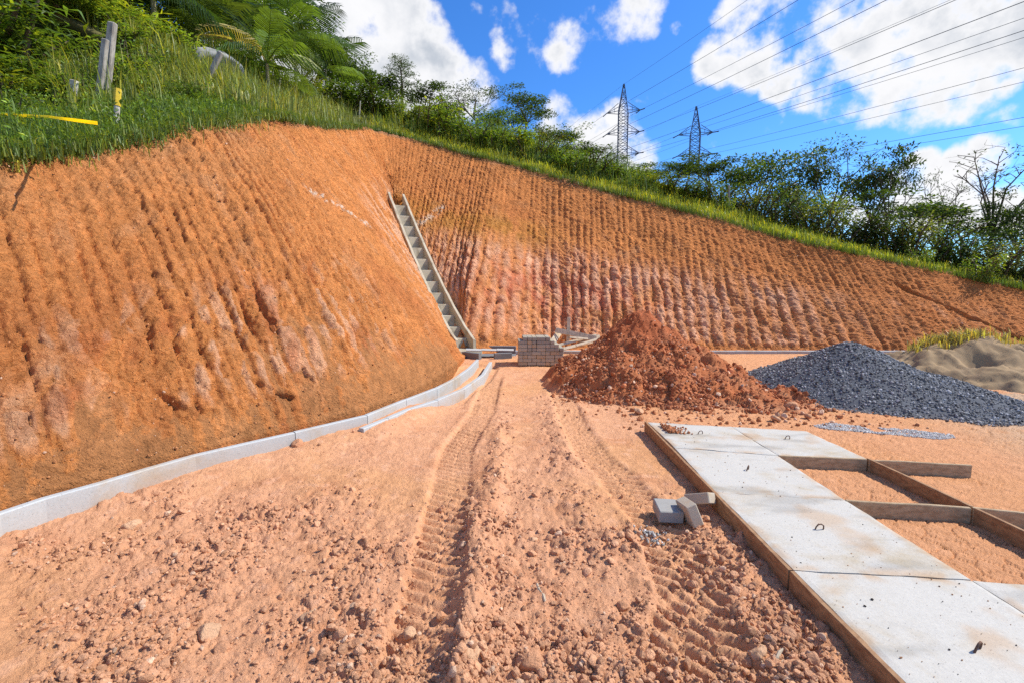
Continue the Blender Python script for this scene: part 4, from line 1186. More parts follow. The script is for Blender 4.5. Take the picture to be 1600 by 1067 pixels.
# ------------------------------------------------------------------ the stepped chute
ch = thing('stepped_chute', 'concrete water chute with steps climbing the gully of the bank', 'stepped chute', (0, 0, 0))
tk = np.linspace(.004, CH_K, 40)
axis = np.array([tuple(valley(k)) for k in tk])
ax_d = axis[-1] - axis[0]; hd = Vector((ax_d[0], ax_d[1], 0)).normalized(); sd_ = Vector((-hd.y, hd.x, 0))
run = np.concatenate([[0], np.cumsum(np.linalg.norm(np.diff(axis[:, :2], axis=0), axis=1))])
def axp(r):
    return Vector([float(np.interp(r, run, axis[:, k])) for k in range(3)])
CW, TH, NSTEP = .43, .085, 14
for sgn in (-1, 1):
    m = MB(); V = []; n_ = 30
    for i in range(n_):
        p = axp(run[-1] * i / (n_ - 1))
        wv = .008 * math.sin(i * 1.7 + sgn)
        for (w_, z_) in ((CW / 2, -.5), (CW / 2, .25), (CW / 2 + .01, .26), (CW / 2 + TH - .01, .26 + wv), (CW / 2 + TH, .24), (CW / 2 + TH, -.5)):
            V.append(p + sd_ * (sgn * w_) + Vector((0, 0, z_ + wv)))
    F = []
    for i in range(n_ - 1):
        for k in range(5): F.append([i * 6 + k, i * 6 + 6 + k, i * 6 + 7 + k, i * 6 + k + 1])
    e = (n_ - 1) * 6
    F += [[0, 1, 2, 3], [0, 3, 4, 5], [e + 3, e + 2, e + 1, e], [e + 5, e + 4, e + 3, e]]
    m.add(np.array([tuple(v) for v in V]), np.array(F))
    obj('side_wall', m.mesh('side_wall', M_CHUTE), ch)
R3 = np.array([[sd_.x, hd.x, 0], [sd_.y, hd.y, 0], [0, 0, 1]])
for i in range(NSTEP):
    r0 = run[-1] * i / NSTEP; r1 = run[-1] * (i + 1) / NSTEP
    p0, p1 = axp(r0), axp(r1)
    top = p0.z + (p1.z - p0.z) * .85 - .16
    bot = p0.z - .55
    c_ = (p0 + p1) / 2
    m = MB(); m.box((0, 0, 0), (CW - .004, (r1 - r0) + .02, top - bot), R3, .008)
    o = obj('step', m.mesh('step', M_CHUTE), ch, (c_.x, c_.y, (top + bot) / 2))
m = MB(); p0 = axp(0); m.box((0, 0, 0), (CW + .25, .34, .24), R3, .01); o = obj('foot_block', m.mesh('foot_block', M_CHUTE), ch, p0 - hd * .10 + Vector((0, 0, -.10)))
# ------------------------------------------------------------------ vegetation
def leaf_col(n, rng, base, var=.22, yellow=.1):
    c = np.array(base)[None] * np.exp(var * rng.normal(size=(n, 1)))
    k = rng.random(n) < yellow
    c[k] = c[k] * np.array([1.9, 1.45, .8])
    return np.clip(c, .004, .6)
def leaves(P_, Dr, ln, wd, rng, col, bend=.25):
    """pointed leaves of two quads each; P_ base points, Dr growing direction"""
    n = len(P_)
    d = Dr / (np.linalg.norm(Dr, axis=1)[:, None] + 1e-9)
    s = np.cross(d, np.array([0, 0, 1.]) + .35 * rng.normal(size=(n, 3))); s /= np.linalg.norm(s, axis=1)[:, None] + 1e-9
    up = np.cross(s, d)
    ln = (ln * (.65 + .7 * rng.random(n)))[:, None]; w = (wd * (.7 + .6 * rng.random(n)))[:, None] / 2
    m = P_ + d * ln * .5 + up * ln * .06
    t = P_ + d * ln - up * ln * bend * (.4 + rng.random((n, 1)))
    V = np.stack([P_, m - s * w, t, m + s * w], 1).reshape(-1, 3)
    F = np.arange(n * 4).reshape(-1, 4)
    return V, F, np.repeat(col, 4, 0)
def crown_clusters(centers, radii, nper, lsz, rng, base, flat=.55, aspect=.45, yellow=.08, updir=.35):
    Ps, Ds = [], []; rmed = float(np.median(radii))
    for c_, r_ in zip(centers, radii):
        n = max(8, int(nper * (r_ / rmed) ** 2))
        v = rng.normal(size=(n, 3)); v /= np.linalg.norm(v, axis=1)[:, None]
        rad = rng.random(n) ** .45
        p = np.array(c_) + v * rad[:, None] * r_ * np.array([1, 1, flat])
        Ps.append(p); Ds.append(v * np.array([1, 1, .5]) + np.array([0, 0, updir]) + .6 * rng.normal(size=(n, 3)))
    Pp = np.concatenate(Ps); Dd = np.concatenate(Ds)
    return leaves(Pp, Dd, lsz, lsz * aspect, rng, leaf_col(len(Pp), rng, base, .3, yellow))
def branch_tree(rng, H, spread, trunk_h, nlimb, nb, lsz, nper, base, flat=.5, rcl=.5, thick=.05, lean=0.0, layers=None, bare=.0, aspect=.45, yellow=.08):
    """tapering trunk, forking limbs and leaf clusters; returns (trunk mesh data, crown arrays)"""
    m = MB(); cents, rads = [], []
    top = Vector((lean * H, 0, trunk_h))
    kk = [Vector((0, 0, -.4)), Vector((lean * H * .3 + rng.normal() * .04 * H, rng.normal() * .03 * H, trunk_h * .5)), top]
    m.tube(kk, [thick * H * .5, thick * H * .38, thick * H * .30], 7)
    for i in range(nlimb):
        a = 6.283 * (i + rng.random() * .7) / nlimb
        hh = trunk_h + (H - trunk_h) * (.45 + .5 * rng.random()) if layers is None else layers[i % len(layers)] * H
        rr_ = spread * (.35 + .6 * rng.random())
        end = Vector((top.x + math.cos(a) * rr_, math.sin(a) * rr_, hh))
        st_ = kk[1].lerp(top, .4 + .6 * rng.random())
        md = st_.lerp(end, .5) + Vector((rng.normal() * .07 * H, rng.normal() * .07 * H, .06 * H))
        m.tube([st_, md, end], [thick * H * .22, thick * H * .13, thick * H * .05], 5, False)
        for j in range(nb):
            b0 = md.lerp(end, rng.random())
            e2 = b0 + Vector((rng.normal() * .22 * spread, rng.normal() * .22 * spread, (.02 + .10 * rng.random()) * H))
            m.tube([b0, b0.lerp(e2, .5) + Vector((rng.normal() * .05, rng.normal() * .05, .03)), e2], [thick * H * .07, thick * H * .045, thick * H * .02], 4, False)
            if rng.random() > bare:
                cents.append(tuple(e2)); rads.append(rcl * (.6 + .7 * rng.random()))
            for q in range(2 if bare > .3 else 1):
                e3 = e2 + Vector((rng.normal() * .12 * spread, rng.normal() * .12 * spread, .05 * H * rng.random()))
                m.tube([e2, e3], [thick * H * .022, thick * H * .01], 3, False)
        if rng.random() > bare:
            cents.append(tuple(end)); rads.append(rcl * (.8 + .6 * rng.random()))
    V, F, C = crown_clusters(cents, rads, nper, lsz, rng, base, flat, aspect, yellow)
    return m, (V, F, C)
def shrub_mesh(rng, H, W_, nst, lsz, n, base, aspect=.35, yellow=.15, droop=.5):
    m = MB(); Ps, Ds = [], []
    for i in range(nst):
        a = rng.random() * 6.283; r = W_ * (.3 + .7 * rng.random())
        h = H * (.55 + .45 * rng.random())
        p0 = Vector((rng.normal() * W_ * .18, rng.normal() * W_ * .18, -.15))
        p2 = Vector((math.cos(a) * r, math.sin(a) * r, h))
        p1 = p0.lerp(p2, .5) + Vector((0, 0, h * .18))
        m.tube([p0, p1, p2], [.018 * H, .012 * H, .005 * H], 4, False)
        k = rng.random(n) ** .8
        b = np.outer((1 - k) ** 2, p0) + np.outer(2 * k * (1 - k), p1) + np.outer(k ** 2, p2)
        b += rng.normal(size=(n, 3)) * W_ * .14
        Ps.append(b); Ds.append(rng.normal(size=(n, 3)) + np.array([math.cos(a) * .6, math.sin(a) * .6, .25 - droop * .3]))
    Pp = np.concatenate(Ps); Dd = np.concatenate(Ds)
    return m, leaves(Pp, Dd, lsz, lsz * aspect, rng, leaf_col(len(Pp), rng, base, .3, yellow), droop)
def plant_thing(kind, trunk_name, crown_name, m, crown, mat_t=None):
    V, F, C = crown
    tm = m.mesh(trunk_name, mat_t or M_BARK, sm=True)
    cm = mesh_np(crown_name, V, F, M_LEAF, C)
    return (kind, trunk_name, crown_name, tm, cm)
def put(proto, label, cat, loc, rotz, scale, group):
    kind, tn_, cn_, tm, cm = proto
    t = thing(kind, label, cat, loc, rotz, group); t.scale = scale
    obj(tn_, tm, t); obj(cn_, cm, t)
    return t
rng = np.random.default_rng(21)
DK = (.050, .085, .020); MD = (.085, .145, .028); LT = (.15, .225, .036); OL = (.12, .15, .035)
TREES = {}
TREES['umbrella'] = [plant_thing('tree', 'trunk', 'crown', *branch_tree(np.random.default_rng(100 + k), 1.0, .55, .42, 7, 4, .042, 74, DK, .32, .13, .045, .05 * (k - 1), [.62, .75, .88, .98, .7])) for k in range(3)]
TREES['round'] = [plant_thing('tree', 'trunk', 'crown', *branch_tree(np.random.default_rng(120 + k), 1.0, .42, .25, 9, 5, .045, 52, MD if k else DK, .75, .15, .04, 0, None)) for k in range(3)]
TREES['open'] = [plant_thing('tree', 'trunk', 'crown', *branch_tree(np.random.default_rng(140 + k), 1.0, .50, .38, 9, 5, .030, 26, DK, .45, .11, .035, .04, [.98, .85, .9, .7, .95, .6], .22)) for k in range(2)]
TREES['bare'] = [plant_thing('tree', 'trunk', 'crown', *branch_tree(np.random.default_rng(160 + k), 1.0, .42, .35, 8, 6, .03, 20, DK, .5, .09, .05, -.06, None, .75)) for k in range(2)]
TREES['pine'] = []
r_ = np.random.default_rng(180); m = MB(); m.tube([(0, 0, -.3), (.01, 0, .5), (0, 0, 1.0)], [.022, .014, .004], 6)
cs, rs = [], []
for i in range(26):
    h = .35 + .63 * i / 25; a = i * 2.4; L_ = .30 * (1.12 - h) + .05
    e = Vector((math.cos(a) * L_, math.sin(a) * L_, h + .05)); m.tube([(0, 0, h - .02), e], [.007, .003], 4, False)
    for q in (.55, 1.0): cs.append((e.x * q, e.y * q, h + .04 * q)); rs.append(.055 + .02 * r_.random())
TREES['pine'].append(plant_thing('pine_tree', 'trunk', 'crown', m, crown_clusters(cs, rs, 46, .04, r_, DK, .8, .18, .02, .5)))
SHR = {}
SHR['broad'] = [plant_thing('shrub', 'stems', 'foliage', *shrub_mesh(np.random.default_rng(200 + k), 1.0, .55, 12, .085, 80, LT if k % 2 else MD, .42, .15, .4)) for k in range(4)]
SHR['dark'] = [plant_thing('shrub', 'stems', 'foliage', *shrub_mesh(np.random.default_rng(220 + k), 1.0, .62, 14, .065, 120, DK if k % 2 else OL, .40, .10, .3)) for k in range(4)]
SHR['bamboo'] = [plant_thing('bamboo_bush', 'stems', 'foliage', *shrub_mesh(np.random.default_rng(240 + k), 1.0, .42, 18, .085, 130, (.16, .225, .04) if k % 2 else (.11, .18, .032), .16, .2, .7)) for k in range(3)]
def at_hill(u, D, dz=0.0):
    a, _ = ray(u, 400); x = a * D
    return Vector((x, D, hill_z(x, D) + dz))
def stand(protos, u, D, vtop, wpx, label, cat, group, k=0, sink=.05):
    """plant standing on the hill so that it reaches photo height vtop and is about wpx wide"""
    b = at_hill(u, D, -sink)
    Ht = max(.4, P(u, vtop, D).z - b.z)
    pr = protos[k % len(protos)]
    me_ = pr[4]
    co = np.empty(len(me_.vertices) * 3, np.float32); me_.vertices.foreach_get('co', co); co = co.reshape(-1, 3)
    hz = np.percentile(co[:, 2], 99.5); wx = np.percentile(co[:, 0], 98) - np.percentile(co[:, 0], 2)
    s = Ht / hz; w_ = wpx * D / F_PX / wx
    return put(pr, label, cat, b, random.choice((0, math.pi)) + random.uniform(-.3, .3), (w_, w_, s), group)

TL = [ # proto, variant, u, D, top v, width px, label
 ('round', 0, 525, 25, 70, 95, 'round-leaved tree right of the palms'),
 ('round', 1, 560, 27, 95, 70, 'lighter small tree half behind the round-leaved one beside the palms'),
 ('umbrella', 0, 595, 29, 112, 90, 'flat-topped dark tree left of the pine'),
 ('umbrella', 1, 665, 28, 135, 95, 'dark spreading tree just right of the pine'),
 ('round', 0, 700, 30, 168, 60, 'small bushy tree between two spreading trees on the ridge'),
 ('open', 0, 742, 27, 136, 100, 'airy tree with cloud showing through, left of the tall rounded ridge tree'),
 ('round', 2, 775, 26, 178, 70, 'brownish bushy tree under the airy ridge tree'),
 ('umbrella', 2, 818, 28, 143, 85, 'tall rounded ridge tree standing out against blue sky'),
 ('open', 1, 800, 27, 175, 90, 'thin-stemmed tree below the tall rounded ridge tree'),
 ('round', 1, 868, 26, 200, 75, 'bushy tree right of the tall rounded ridge tree'),
 ('round', 0, 905, 25, 228, 75, 'low dark tree sloping towards the first pylon'),
 ('open', 0, 952, 25, 245, 70, 'low thin tree in front of the first pylon foot'),
 ('round', 1, 1000, 25, 268, 60, 'low bush-like tree right of the first pylon foot'),
 ('umbrella', 0, 1050, 22, 258, 80, 'small dark tree left of the second pylon'),
 ('umbrella', 1, 1105, 22, 238, 110, 'dark broad tree in front of the second pylon'),
 ('umbrella', 2, 1180, 23, 234, 120, 'dense dark tree right of the second pylon'),
 ('round', 0, 1235, 23, 258, 90, 'dark tree between the dense one and the tall airy tree'),
 ('open', 0, 1295, 22, 212, 130, 'tall airy tree with many thin limbs, highest on the right'),
 ('umbrella', 1, 1358, 22, 232, 110, 'leaning flat-topped tree next to the tall airy tree'),
 ('round', 2, 1260, 21, 300, 110, 'round dark-green bush-tree below the tall airy tree'),
 ('bare', 0, 1390, 21, 262, 60, 'leafless crooked tree behind the low flat tree on the right'),
 ('umbrella', 0, 1435, 20, 295, 120, 'low flat dark tree with cloud behind it'),
 ('bare', 1, 1465, 24, 270, 80, 'pale leafless tree standing before the far right cloud'),
 ('umbrella', 2, 1500, 20, 330, 110, 'wide low tree right of the low flat dark tree'),
 ('bare', 0, 1560, 19, 238, 110, 'tall twisted bare tree near the right edge'),
 ('umbrella', 1, 1585, 18, 295, 90, 'leafy crooked tree at the right edge beside the bare one'),
 ('round', 0, 1610, 17, 355, 110, 'dark dense tree at the very right edge'),
 ('round', 1, 1690, 17, 340, 130, 'dark dense tree beyond the right edge'),
]
for (pn, k, u, D, vt, w_, lab) in TL:
    stand(TREES[pn], u, D, vt, w_, lab, 'tree', 'trees along the ridge', k)
stand(TREES['pine'], 633, 29, 90, 55, 'narrow pine rising above the ridge trees against white cloud', 'pine tree', 'trees along the ridge')
# the wooded rise on the left
for i, (pn, k, u, D, vt, w_, lab) in enumerate((
 ('round', 0, 215, 17, -160, 260, 'dark tree behind the tall fence post, shading the palms'),
 ('round', 1, 60, 15, -120, 220, 'leafy tree at the top left behind the bamboo thicket'),
 ('round', 2, 330, 20, -90, 200, 'dark-leaved tree behind the palms'),
 ('round', 0, 430, 24, -20, 150, 'dark tree behind the brightest palm'),
 ('round', 1, 485, 24, 40, 100, 'green tree behind the right-hand palm fronds'),
 ('round', 2, -80, 13, -150, 260, 'leafy tree beyond the left edge'))):
    stand(TREES[pn], u, D, vt, w_, lab, 'tree', 'trees on the wooded rise', k)
for i, (k, u, D, vt, w_, lab) in enumerate((
 (0, 25, 9.5, -10, 170, 'tall yellow-green bamboo thicket at the top left edge'),
 (1, 85, 10.5, 20, 150, 'bamboo bush behind the short white post'),
 (2, 135, 11.5, 40, 130, 'bamboo bush just left of the tall fence post'),
 (1, 10, 8.2, 110, 130, 'low drooping bamboo at the left edge above the yellow tape'),
 (0, 70, 9.0, 105, 110, 'mid-green bamboo bush above the yellow tape'),
 (2, -60, 9, 20, 190, 'bamboo thicket past the left edge'),
 (0, 120, 13.5, -40, 170, 'dark bamboo rising behind the tall fence post'),
 (1, 205, 13.0, 70, 120, 'olive bush right of the tall fence post'))):
    stand(SHR['bamboo'], u, D, vt, w_, lab, 'bamboo', 'bamboo thickets on the rise', k)
for i, (k, u, D, vt, w_, lab) in enumerate((
 (1, 210, 9.8, 82, 75, 'leafy weed bush right of the yellow-topped stake'),
 (0, 235, 10.6, 75, 70, 'tall weed bush behind the yellow-topped stake'),
 (1, 265, 11.5, 90, 60, 'weedy shrub between the stake and the leaning post'),
 (3, 300, 13, 95, 60, 'shrub left of the leaning post'),
 (2, 390, 17, 105, 80, 'shrub in the shade under the bright palm'),
 (0, 40, 7.2, 148, 60, 'low leafy weed clump above the yellow tape at the left edge'),
 (1, 92, 8.0, 138, 58, 'leafy weed clump left of the yellow-topped stake'),
 (2, 140, 8.8, 128, 60, 'leafy bush between the white stub and the yellow-topped stake'),
 (3, 248, 9.4, 132, 52, 'low weed clump near the crest right of the stake'),
 (0, 285, 10.2, 128, 50, 'light green weed clump below the leaning post'),
 (1, 222, 11.2, 96, 60, 'tall leafy weed bush between the tall post and the leaning post'),
 (2, 310, 9.6, 156, 44, 'small weed clump at the crest edge above the dead roots'))):
    stand(SHR['broad'], u, D, vt, w_, lab, 'shrub', 'shrubs on the rise', k)
# shrubs in the belt between grass strip and trees
names = ['glossy light-green shrub', 'dark rounded shrub', 'olive twiggy shrub', 'broad-leaved shrub']
belt = [(470, 20, 122), (500, 21, 135), (540, 22, 140), (575, 22, 148), (600, 22, 160), (630, 22, 166), (655, 22, 172), (690, 22, 160), (715, 22, 182), (745, 21.5, 195), (770, 21.5, 205), (800, 21.5, 208), (835, 21, 212), (865, 21, 228), (895, 20.5, 238), (925, 20.5, 248), (960, 20.3, 266), (990, 20.2, 274), (1020, 20, 282), (1050, 19.6, 285), (1080, 19.3, 290), (1110, 19.2, 288), (1150, 19, 292), (1185, 18.7, 296), (1220, 18.5, 300), (1250, 18.3, 318), (1285, 18, 318), (1320, 17.6, 335), (1350, 17.4, 340), (1385, 17.2, 330), (1420, 17, 345), (1455, 16.8, 350), (1490, 16.5, 358), (1525, 16.2, 375), (1560, 16, 380), (1590, 15.8, 385), (1640, 15.5, 388)]
lm = ['below the round-leaved tree', 'under the flat-topped tree', 'below the narrow pine', 'below the airy ridge tree', 'below the tall rounded ridge tree', 'near the first pylon', 'near the second pylon', 'under the dense dark tree', 'below the tall airy tree', 'under the low flat dark tree', 'below the twisted bare tree']
for i, (u, D, vt) in enumerate(belt):
    fam = 'dark' if u > 1030 and i % 4 else ('broad' if i % 3 else 'dark')
    pr = SHR[fam]
    look = ('dark fine-leaved' if (i % 2) else 'olive fine-leaved') if fam == 'dark' else ('bright broad-leaved' if (i % 2) else 'mid-green broad-leaved')
    j = min(range(11), key=lambda q: abs((525, 595, 633, 742, 818, 965, 1095, 1180, 1295, 1435, 1560)[q] - u))
    ref = (525, 595, 633, 742, 818, 965, 1095, 1180, 1295, 1435, 1560)[j]
    side_ = 'left of and ' if u < ref - 14 else 'right of and ' if u > ref + 14 else 'directly '
    stand(pr, u, D, vt - 4, 62 if fam == 'broad' else 80, f'{look} shrub {side_}{lm[j]}', 'shrub', 'shrubs along the ridge belt', i)
stand(SHR['broad'], 1130, 18.2, 306, 26, 'lone bright green creeper clump beside the fence post on the strip', 'shrub', 'shrubs on the grass strip', 1)
stand(SHR['broad'], 1540, 14.9, 398, 40, 'leafy weed clump on the grass strip near the right edge', 'shrub', 'shrubs on the grass strip', 3)
stand(SHR['broad'], 1440, 15.6, 386, 30, 'small weed clump on the grass strip above the dark hollow', 'shrub', 'shrubs on the grass strip', 1)

# palms
M_PALMT = mat_plain('palm_stem', (.24, .23, .13), .8, .4, 6, .4, .01, stretch=(2, 2, 14))
def frond_mesh(rng, L_, droop, base, nl=27, twist=0.0):
    """one feather leaf along +X: arched rib and two rows of hanging leaflets"""
    k = np.linspace(0, 1, 12)
    rx = L_ * (k * np.cos(.55 - droop * .45 * k)); rz = L_ * (.62 * k - droop * .95 * k ** 2)
    m = MB(); m.tube([(x, 0, z) for x, z in zip(rx, rz)], [.020 * (1 - .8 * q) * L_ / 2 for q in k], 4, False)
    V = [np.concatenate(m.V)]; F = [np.concatenate(m.F4)]; C = [np.tile(np.array(base) * 1.3, (m.n, 1))]; n = m.n
    for sgn in (-1, 1):
        t = np.linspace(.14, .995, nl)
        px = np.interp(t, k, rx); pz = np.interp(t, k, rz)
        ll = L_ * .42 * np.sin(np.pi * (t * .82 + .14)) ** .6 * (.85 + .3 * rng.random(nl))
        fw = .55 + .35 * t; hang = .42 + .40 * rng.random(nl) + .3 * droop
        w = .0085 * L_
        b = np.stack([px, np.zeros(nl), pz], -1)
        md = b + np.stack([ll * .5 * fw * .7, sgn * ll * .50, ll * (.12 - hang * .10)], -1)
        tp = b + np.stack([ll * fw * .9, sgn * ll * .86, -ll * hang * .62], -1)
        e = np.array([w, 0, .0])
        vv = np.stack([b - e, b + e, md + e * 1.4, md - e * 1.4, tp], 1).reshape(-1, 3)
        i0 = n + np.arange(nl) * 5
        F.append(np.stack([i0, i0 + 1, i0 + 2, i0 + 3], -1)); F.append(np.stack([i0 + 3, i0 + 2, i0 + 4, i0 + 4], -1)[:, :4])
        col = np.array(base)[None] * np.exp(.18 * rng.normal(size=(nl, 1)))
        V.append(vv); C.append(np.repeat(col, 5, 0)); n += nl * 5
    V = np.concatenate(V); C = np.concatenate(C)
    q = np.concatenate([f for f in F if not (f[:, 2] == f[:, 3]).any()]); tr = np.concatenate([f[:, :3] for f in F if (f[:, 2] == f[:, 3]).any()])
    return mesh_np('frond', V, [q, tr], M_LEAF, np.clip(C, .005, .6))
PG = [frond_mesh(np.random.default_rng(300 + k), 1.0, .45 + .16 * k, b) for k, b in enumerate(((.13, .20, .035), (.11, .18, .032), (.21, .235, .045), (.08, .14, .026), (.29, .24, .08)))]
PD = [frond_mesh(np.random.default_rng(320 + k), 1.0, .4 + .2 * k, b) for k, b in enumerate(((.05, .095, .022), (.065, .115, .024), (.04, .075, .02), (.10, .14, .03)))]
def palm(u, D, vcrown, Lf, nf, set_, label, seed, stem=.055, tilt=0.0):
    r = random.Random(seed)
    b = at_hill(u, D, -.1); hc_ = P(u, vcrown, D).z - b.z
    t = thing('palm_tree', label, 'palm', b, r.uniform(0, 6.28), 'palms on the rise')
    m = MB(); m.tube([(0, 0, -.3), (tilt * .3, 0, hc_ * .5), (tilt, 0, hc_)], [stem * 1.3, stem, stem * .8], 8)
    obj('trunk', m.mesh('trunk', M_PALMT, sm=True), t)
    for i in range(nf):
        a = i * 2.399 + r.uniform(-.2, .2); up = (i / nf)
        o = obj('frond', r.choice(set_), t, (tilt, 0, hc_ - .05 + .1 * up), (r.uniform(-.25, .25), .42 - 1.35 * up + r.uniform(-.12, .12), a))
        s_ = Lf * r.uniform(.8, 1.1); o.scale = (s_, s_, s_)
    return t
palm(432, 15.2, 100, 1.75, 12, PG, 'bright yellow-green palm in front, its fronds hanging over the tall grass', 1, .06)
palm(475, 19.0, 62, 2.3, 12, PG[:2] + PD[:2], 'green palm right of the bright palm, fronds against the cloud', 2, .06)
palm(358, 16.5, 45, 2.4, 13, PD, 'dark palm left of the bright palm', 3, .07)
palm(268, 14.0, 0, 2.4, 12, PD + PG[:1], 'dark palm hanging into the top of the picture beside the shaded hollow', 4, .07)
palm(330, 15.2, 62, 1.4, 10, PG[:3], 'small palm with arching light fronds above the leaning post', 5, .04)
palm(410, 21.0, 10, 2.8, 13, PD, 'tall dark palm behind the bright palm', 6, .07)
palm(520, 22.0, 108, 2.0, 11, PD + PG[:1], 'low palm at the right end of the palm group', 7, .05)
palm(210, 17.0, -30, 2.8, 12, PD, 'dark palm shading the hollow behind the tall fence post', 8, .07)

# grass
def tape_clear(p):
    """no tall grass in front of the barrier tape and the stake"""
    u = 800 + F_PX * p[:, 0] / p[:, 1]
    tape = (u > -150) & (u < 165) & (p[:, 1] > 4.6) & (p[:, 1] < 8.2)
    return ~tape | (np.random.default_rng(3).random(len(p)) < .55)
def tufts(pts, hts, nblade, rng, base, wd=.010, spread=.10, bend=.5, yellow=.12):
    n = len(pts); N_ = n * nblade
    p = np.repeat(pts, nblade, 0) + np.concatenate([rng.normal(size=(N_, 2)) * spread, np.zeros((N_, 1))], 1)
    h = np.repeat(hts, nblade) * (.45 + .75 * rng.random(N_))
    a = rng.random(N_) * 6.283; b = bend * (.2 + rng.random(N_))
    dx = np.stack([np.cos(a), np.sin(a), np.zeros(N_)], -1); sx = np.stack([-np.sin(a), np.cos(a), np.zeros(N_)], -1)
    w = (wd * (.6 + .8 * rng.random(N_)))[:, None]
    Z = np.array([0, 0, 1.])
    m_ = p + Z * (h * .55)[:, None] + dx * (h * b * .25)[:, None]
    t_ = p + Z * (h * (1 - .35 * b))[:, None] + dx * (h * b * .8)[:, None]
    V = np.stack([p - sx * w - Z * .05, p + sx * w - Z * .05, m_ + sx * w * .8, m_ - sx * w * .8, t_], 1).reshape(-1, 3)
    i0 = np.arange(N_) * 5
    q = np.stack([i0, i0 + 1, i0 + 2, i0 + 3], -1); tr = np.stack([i0 + 3, i0 + 2, i0 + 4], -1)
    col = leaf_col(N_, rng, base, .25, yellow)
    return V, q, tr, np.repeat(col, 5, 0)
def hill_pts(s, off):
    C = slope_base(s, np.ones_like(s)); B = spline(FEET, s)
    d = (C - B)[:, :2]; d /= np.linalg.norm(d, axis=1)[:, None]
    x = C[:, 0] + d[:, 0] * off; y = C[:, 1] + d[:, 1] * off
    z = np.array([hill_z(a, b) for a, b in zip(x, y)])
    return np.stack([x, y, z], -1)
def grass_obj(name, sets):
    V, Q, T, C, n = [], [], [], [], 0
    for v, q, t, c in sets:
        V.append(v); Q.append(q + n); T.append(t + n); C.append(c); n += len(v)
    me = mesh_np(name, np.concatenate(V), [np.concatenate(Q), np.concatenate(T)], M_LEAF, np.concatenate(C))
    return tag(obj(name, me), kind='stuff')
rng = np.random.default_rng(31)
def spick(n, a, b):
    i = rng.uniform(np.interp(a, ss, cw), np.interp(b, ss, cw), n)
    return np.interp(i, cw, ss)
GR = (.115, .18, .034); GY = (.23, .27, .04); GD = (.085, .14, .03); GO = (.17, .205, .05)
n = 1500; s = spick(n, 1.0, 8.0); off = rng.random(n) ** 1.0 * 7.0
_p = hill_pts(s, off); s, off = s[tape_clear(_p)], off[tape_clear(_p)]; n = len(s)
left_t = tufts(hill_pts(s, off), .12 + .16 * rng.random(n) + .05 * off * rng.random(n), 16, rng, GR, .006, .13, 1.0, .2)
n = 1500; s = spick(n, 1.0, 8.0); off = rng.random(n) * 3.0
_p = hill_pts(s, off); s, off = s[tape_clear(_p)], off[tape_clear(_p)]; n = len(s)
left_low = tufts(hill_pts(s, off), .09 + .10 * rng.random(n), 18, rng, GD, .0055, .13, 1.3, .12)
n = 420; s = spick(n, 4.5, 9.0); off = 1.5 + rng.random(n) * 5.0
tall_t = tufts(hill_pts(s, off), .45 + .45 * rng.random(n), 12, rng, GO, .009, .10, .55, .25)
n = 1000; s = spick(n, 7.2, 15.0); off = rng.random(n) * 5.5
mid_t = tufts(hill_pts(s, off), .28 + .50 * rng.random(n), 14, rng, GO, .011, .14, .6, .2)
n = 2800; s = spick(n, 14.2, 27.6); off = rng.random(n) ** 1.2 * 4.0
back_t = tufts(hill_pts(s, off), .14 + .16 * rng.random(n) + .06 * off, 12, rng, GY, .011, .14, .8, .25)
n = 1000; s = spick(n, 14.2, 22.5); off = 1.0 + rng.random(n) * 3.5
back_t2 = tufts(hill_pts(s, off), .35 + .5 * rng.random(n), 10, rng, GR, .011, .14, .5, .2)
n = 1700; s = spick(n, 1.0, 27.6); off = rng.normal(size=n) * .12 - .04
rim = tufts(hill_pts(s, off) - np.array([0, 0, .03]), .10 + .12 * rng.random(n), 15, rng, GD, .006, .12, 1.5, .2)
n = 260; s = spick(n, 1.0, 7.5); off = -.12 - .5 * rng.random(n) ** 2 * (fbm(s * 2.2, s * 0, 2, 640) > 0)
hang = tufts(slope_base(s, 1 + off * .16) , .10 + .10 * rng.random(n), 12, rng, GO, .006, .10, 1.5, .2)
grass_obj('grass', [left_t, left_low, tall_t, mid_t, back_t, back_t2, rim, hang])
# low leafy weeds among the grass
n = 23000; s = np.concatenate([spick(18000, 1.0, 8.4), spick(5000, 8.4, 26.5)]); off = np.concatenate([rng.random(18000) * 7.0, rng.random(5000) * 4.5 + .4])
clump = fbm(s * 2.5, off * .8, 3, 680)
pp = hill_pts(s, off); pp[:, 2] += rng.random(n) ** 1.3 * (.16 + .45 * sst(clump, -.1, .5))
_k = tape_clear(pp) | (rng.random(n) < .25); pp[:, 2] -= np.where(tape_clear(pp), 0, .12); pp = pp[_k]; n = len(pp)
V, F, C = leaves(pp, rng.normal(size=(n, 3)) + np.array([0, 0, .5]), .070, .034, rng, leaf_col(n, rng, (.11, .175, .032), .38, .15))
tag(obj('undergrowth', mesh_np('undergrowth', V, F, M_LEAF, C)), kind='stuff')
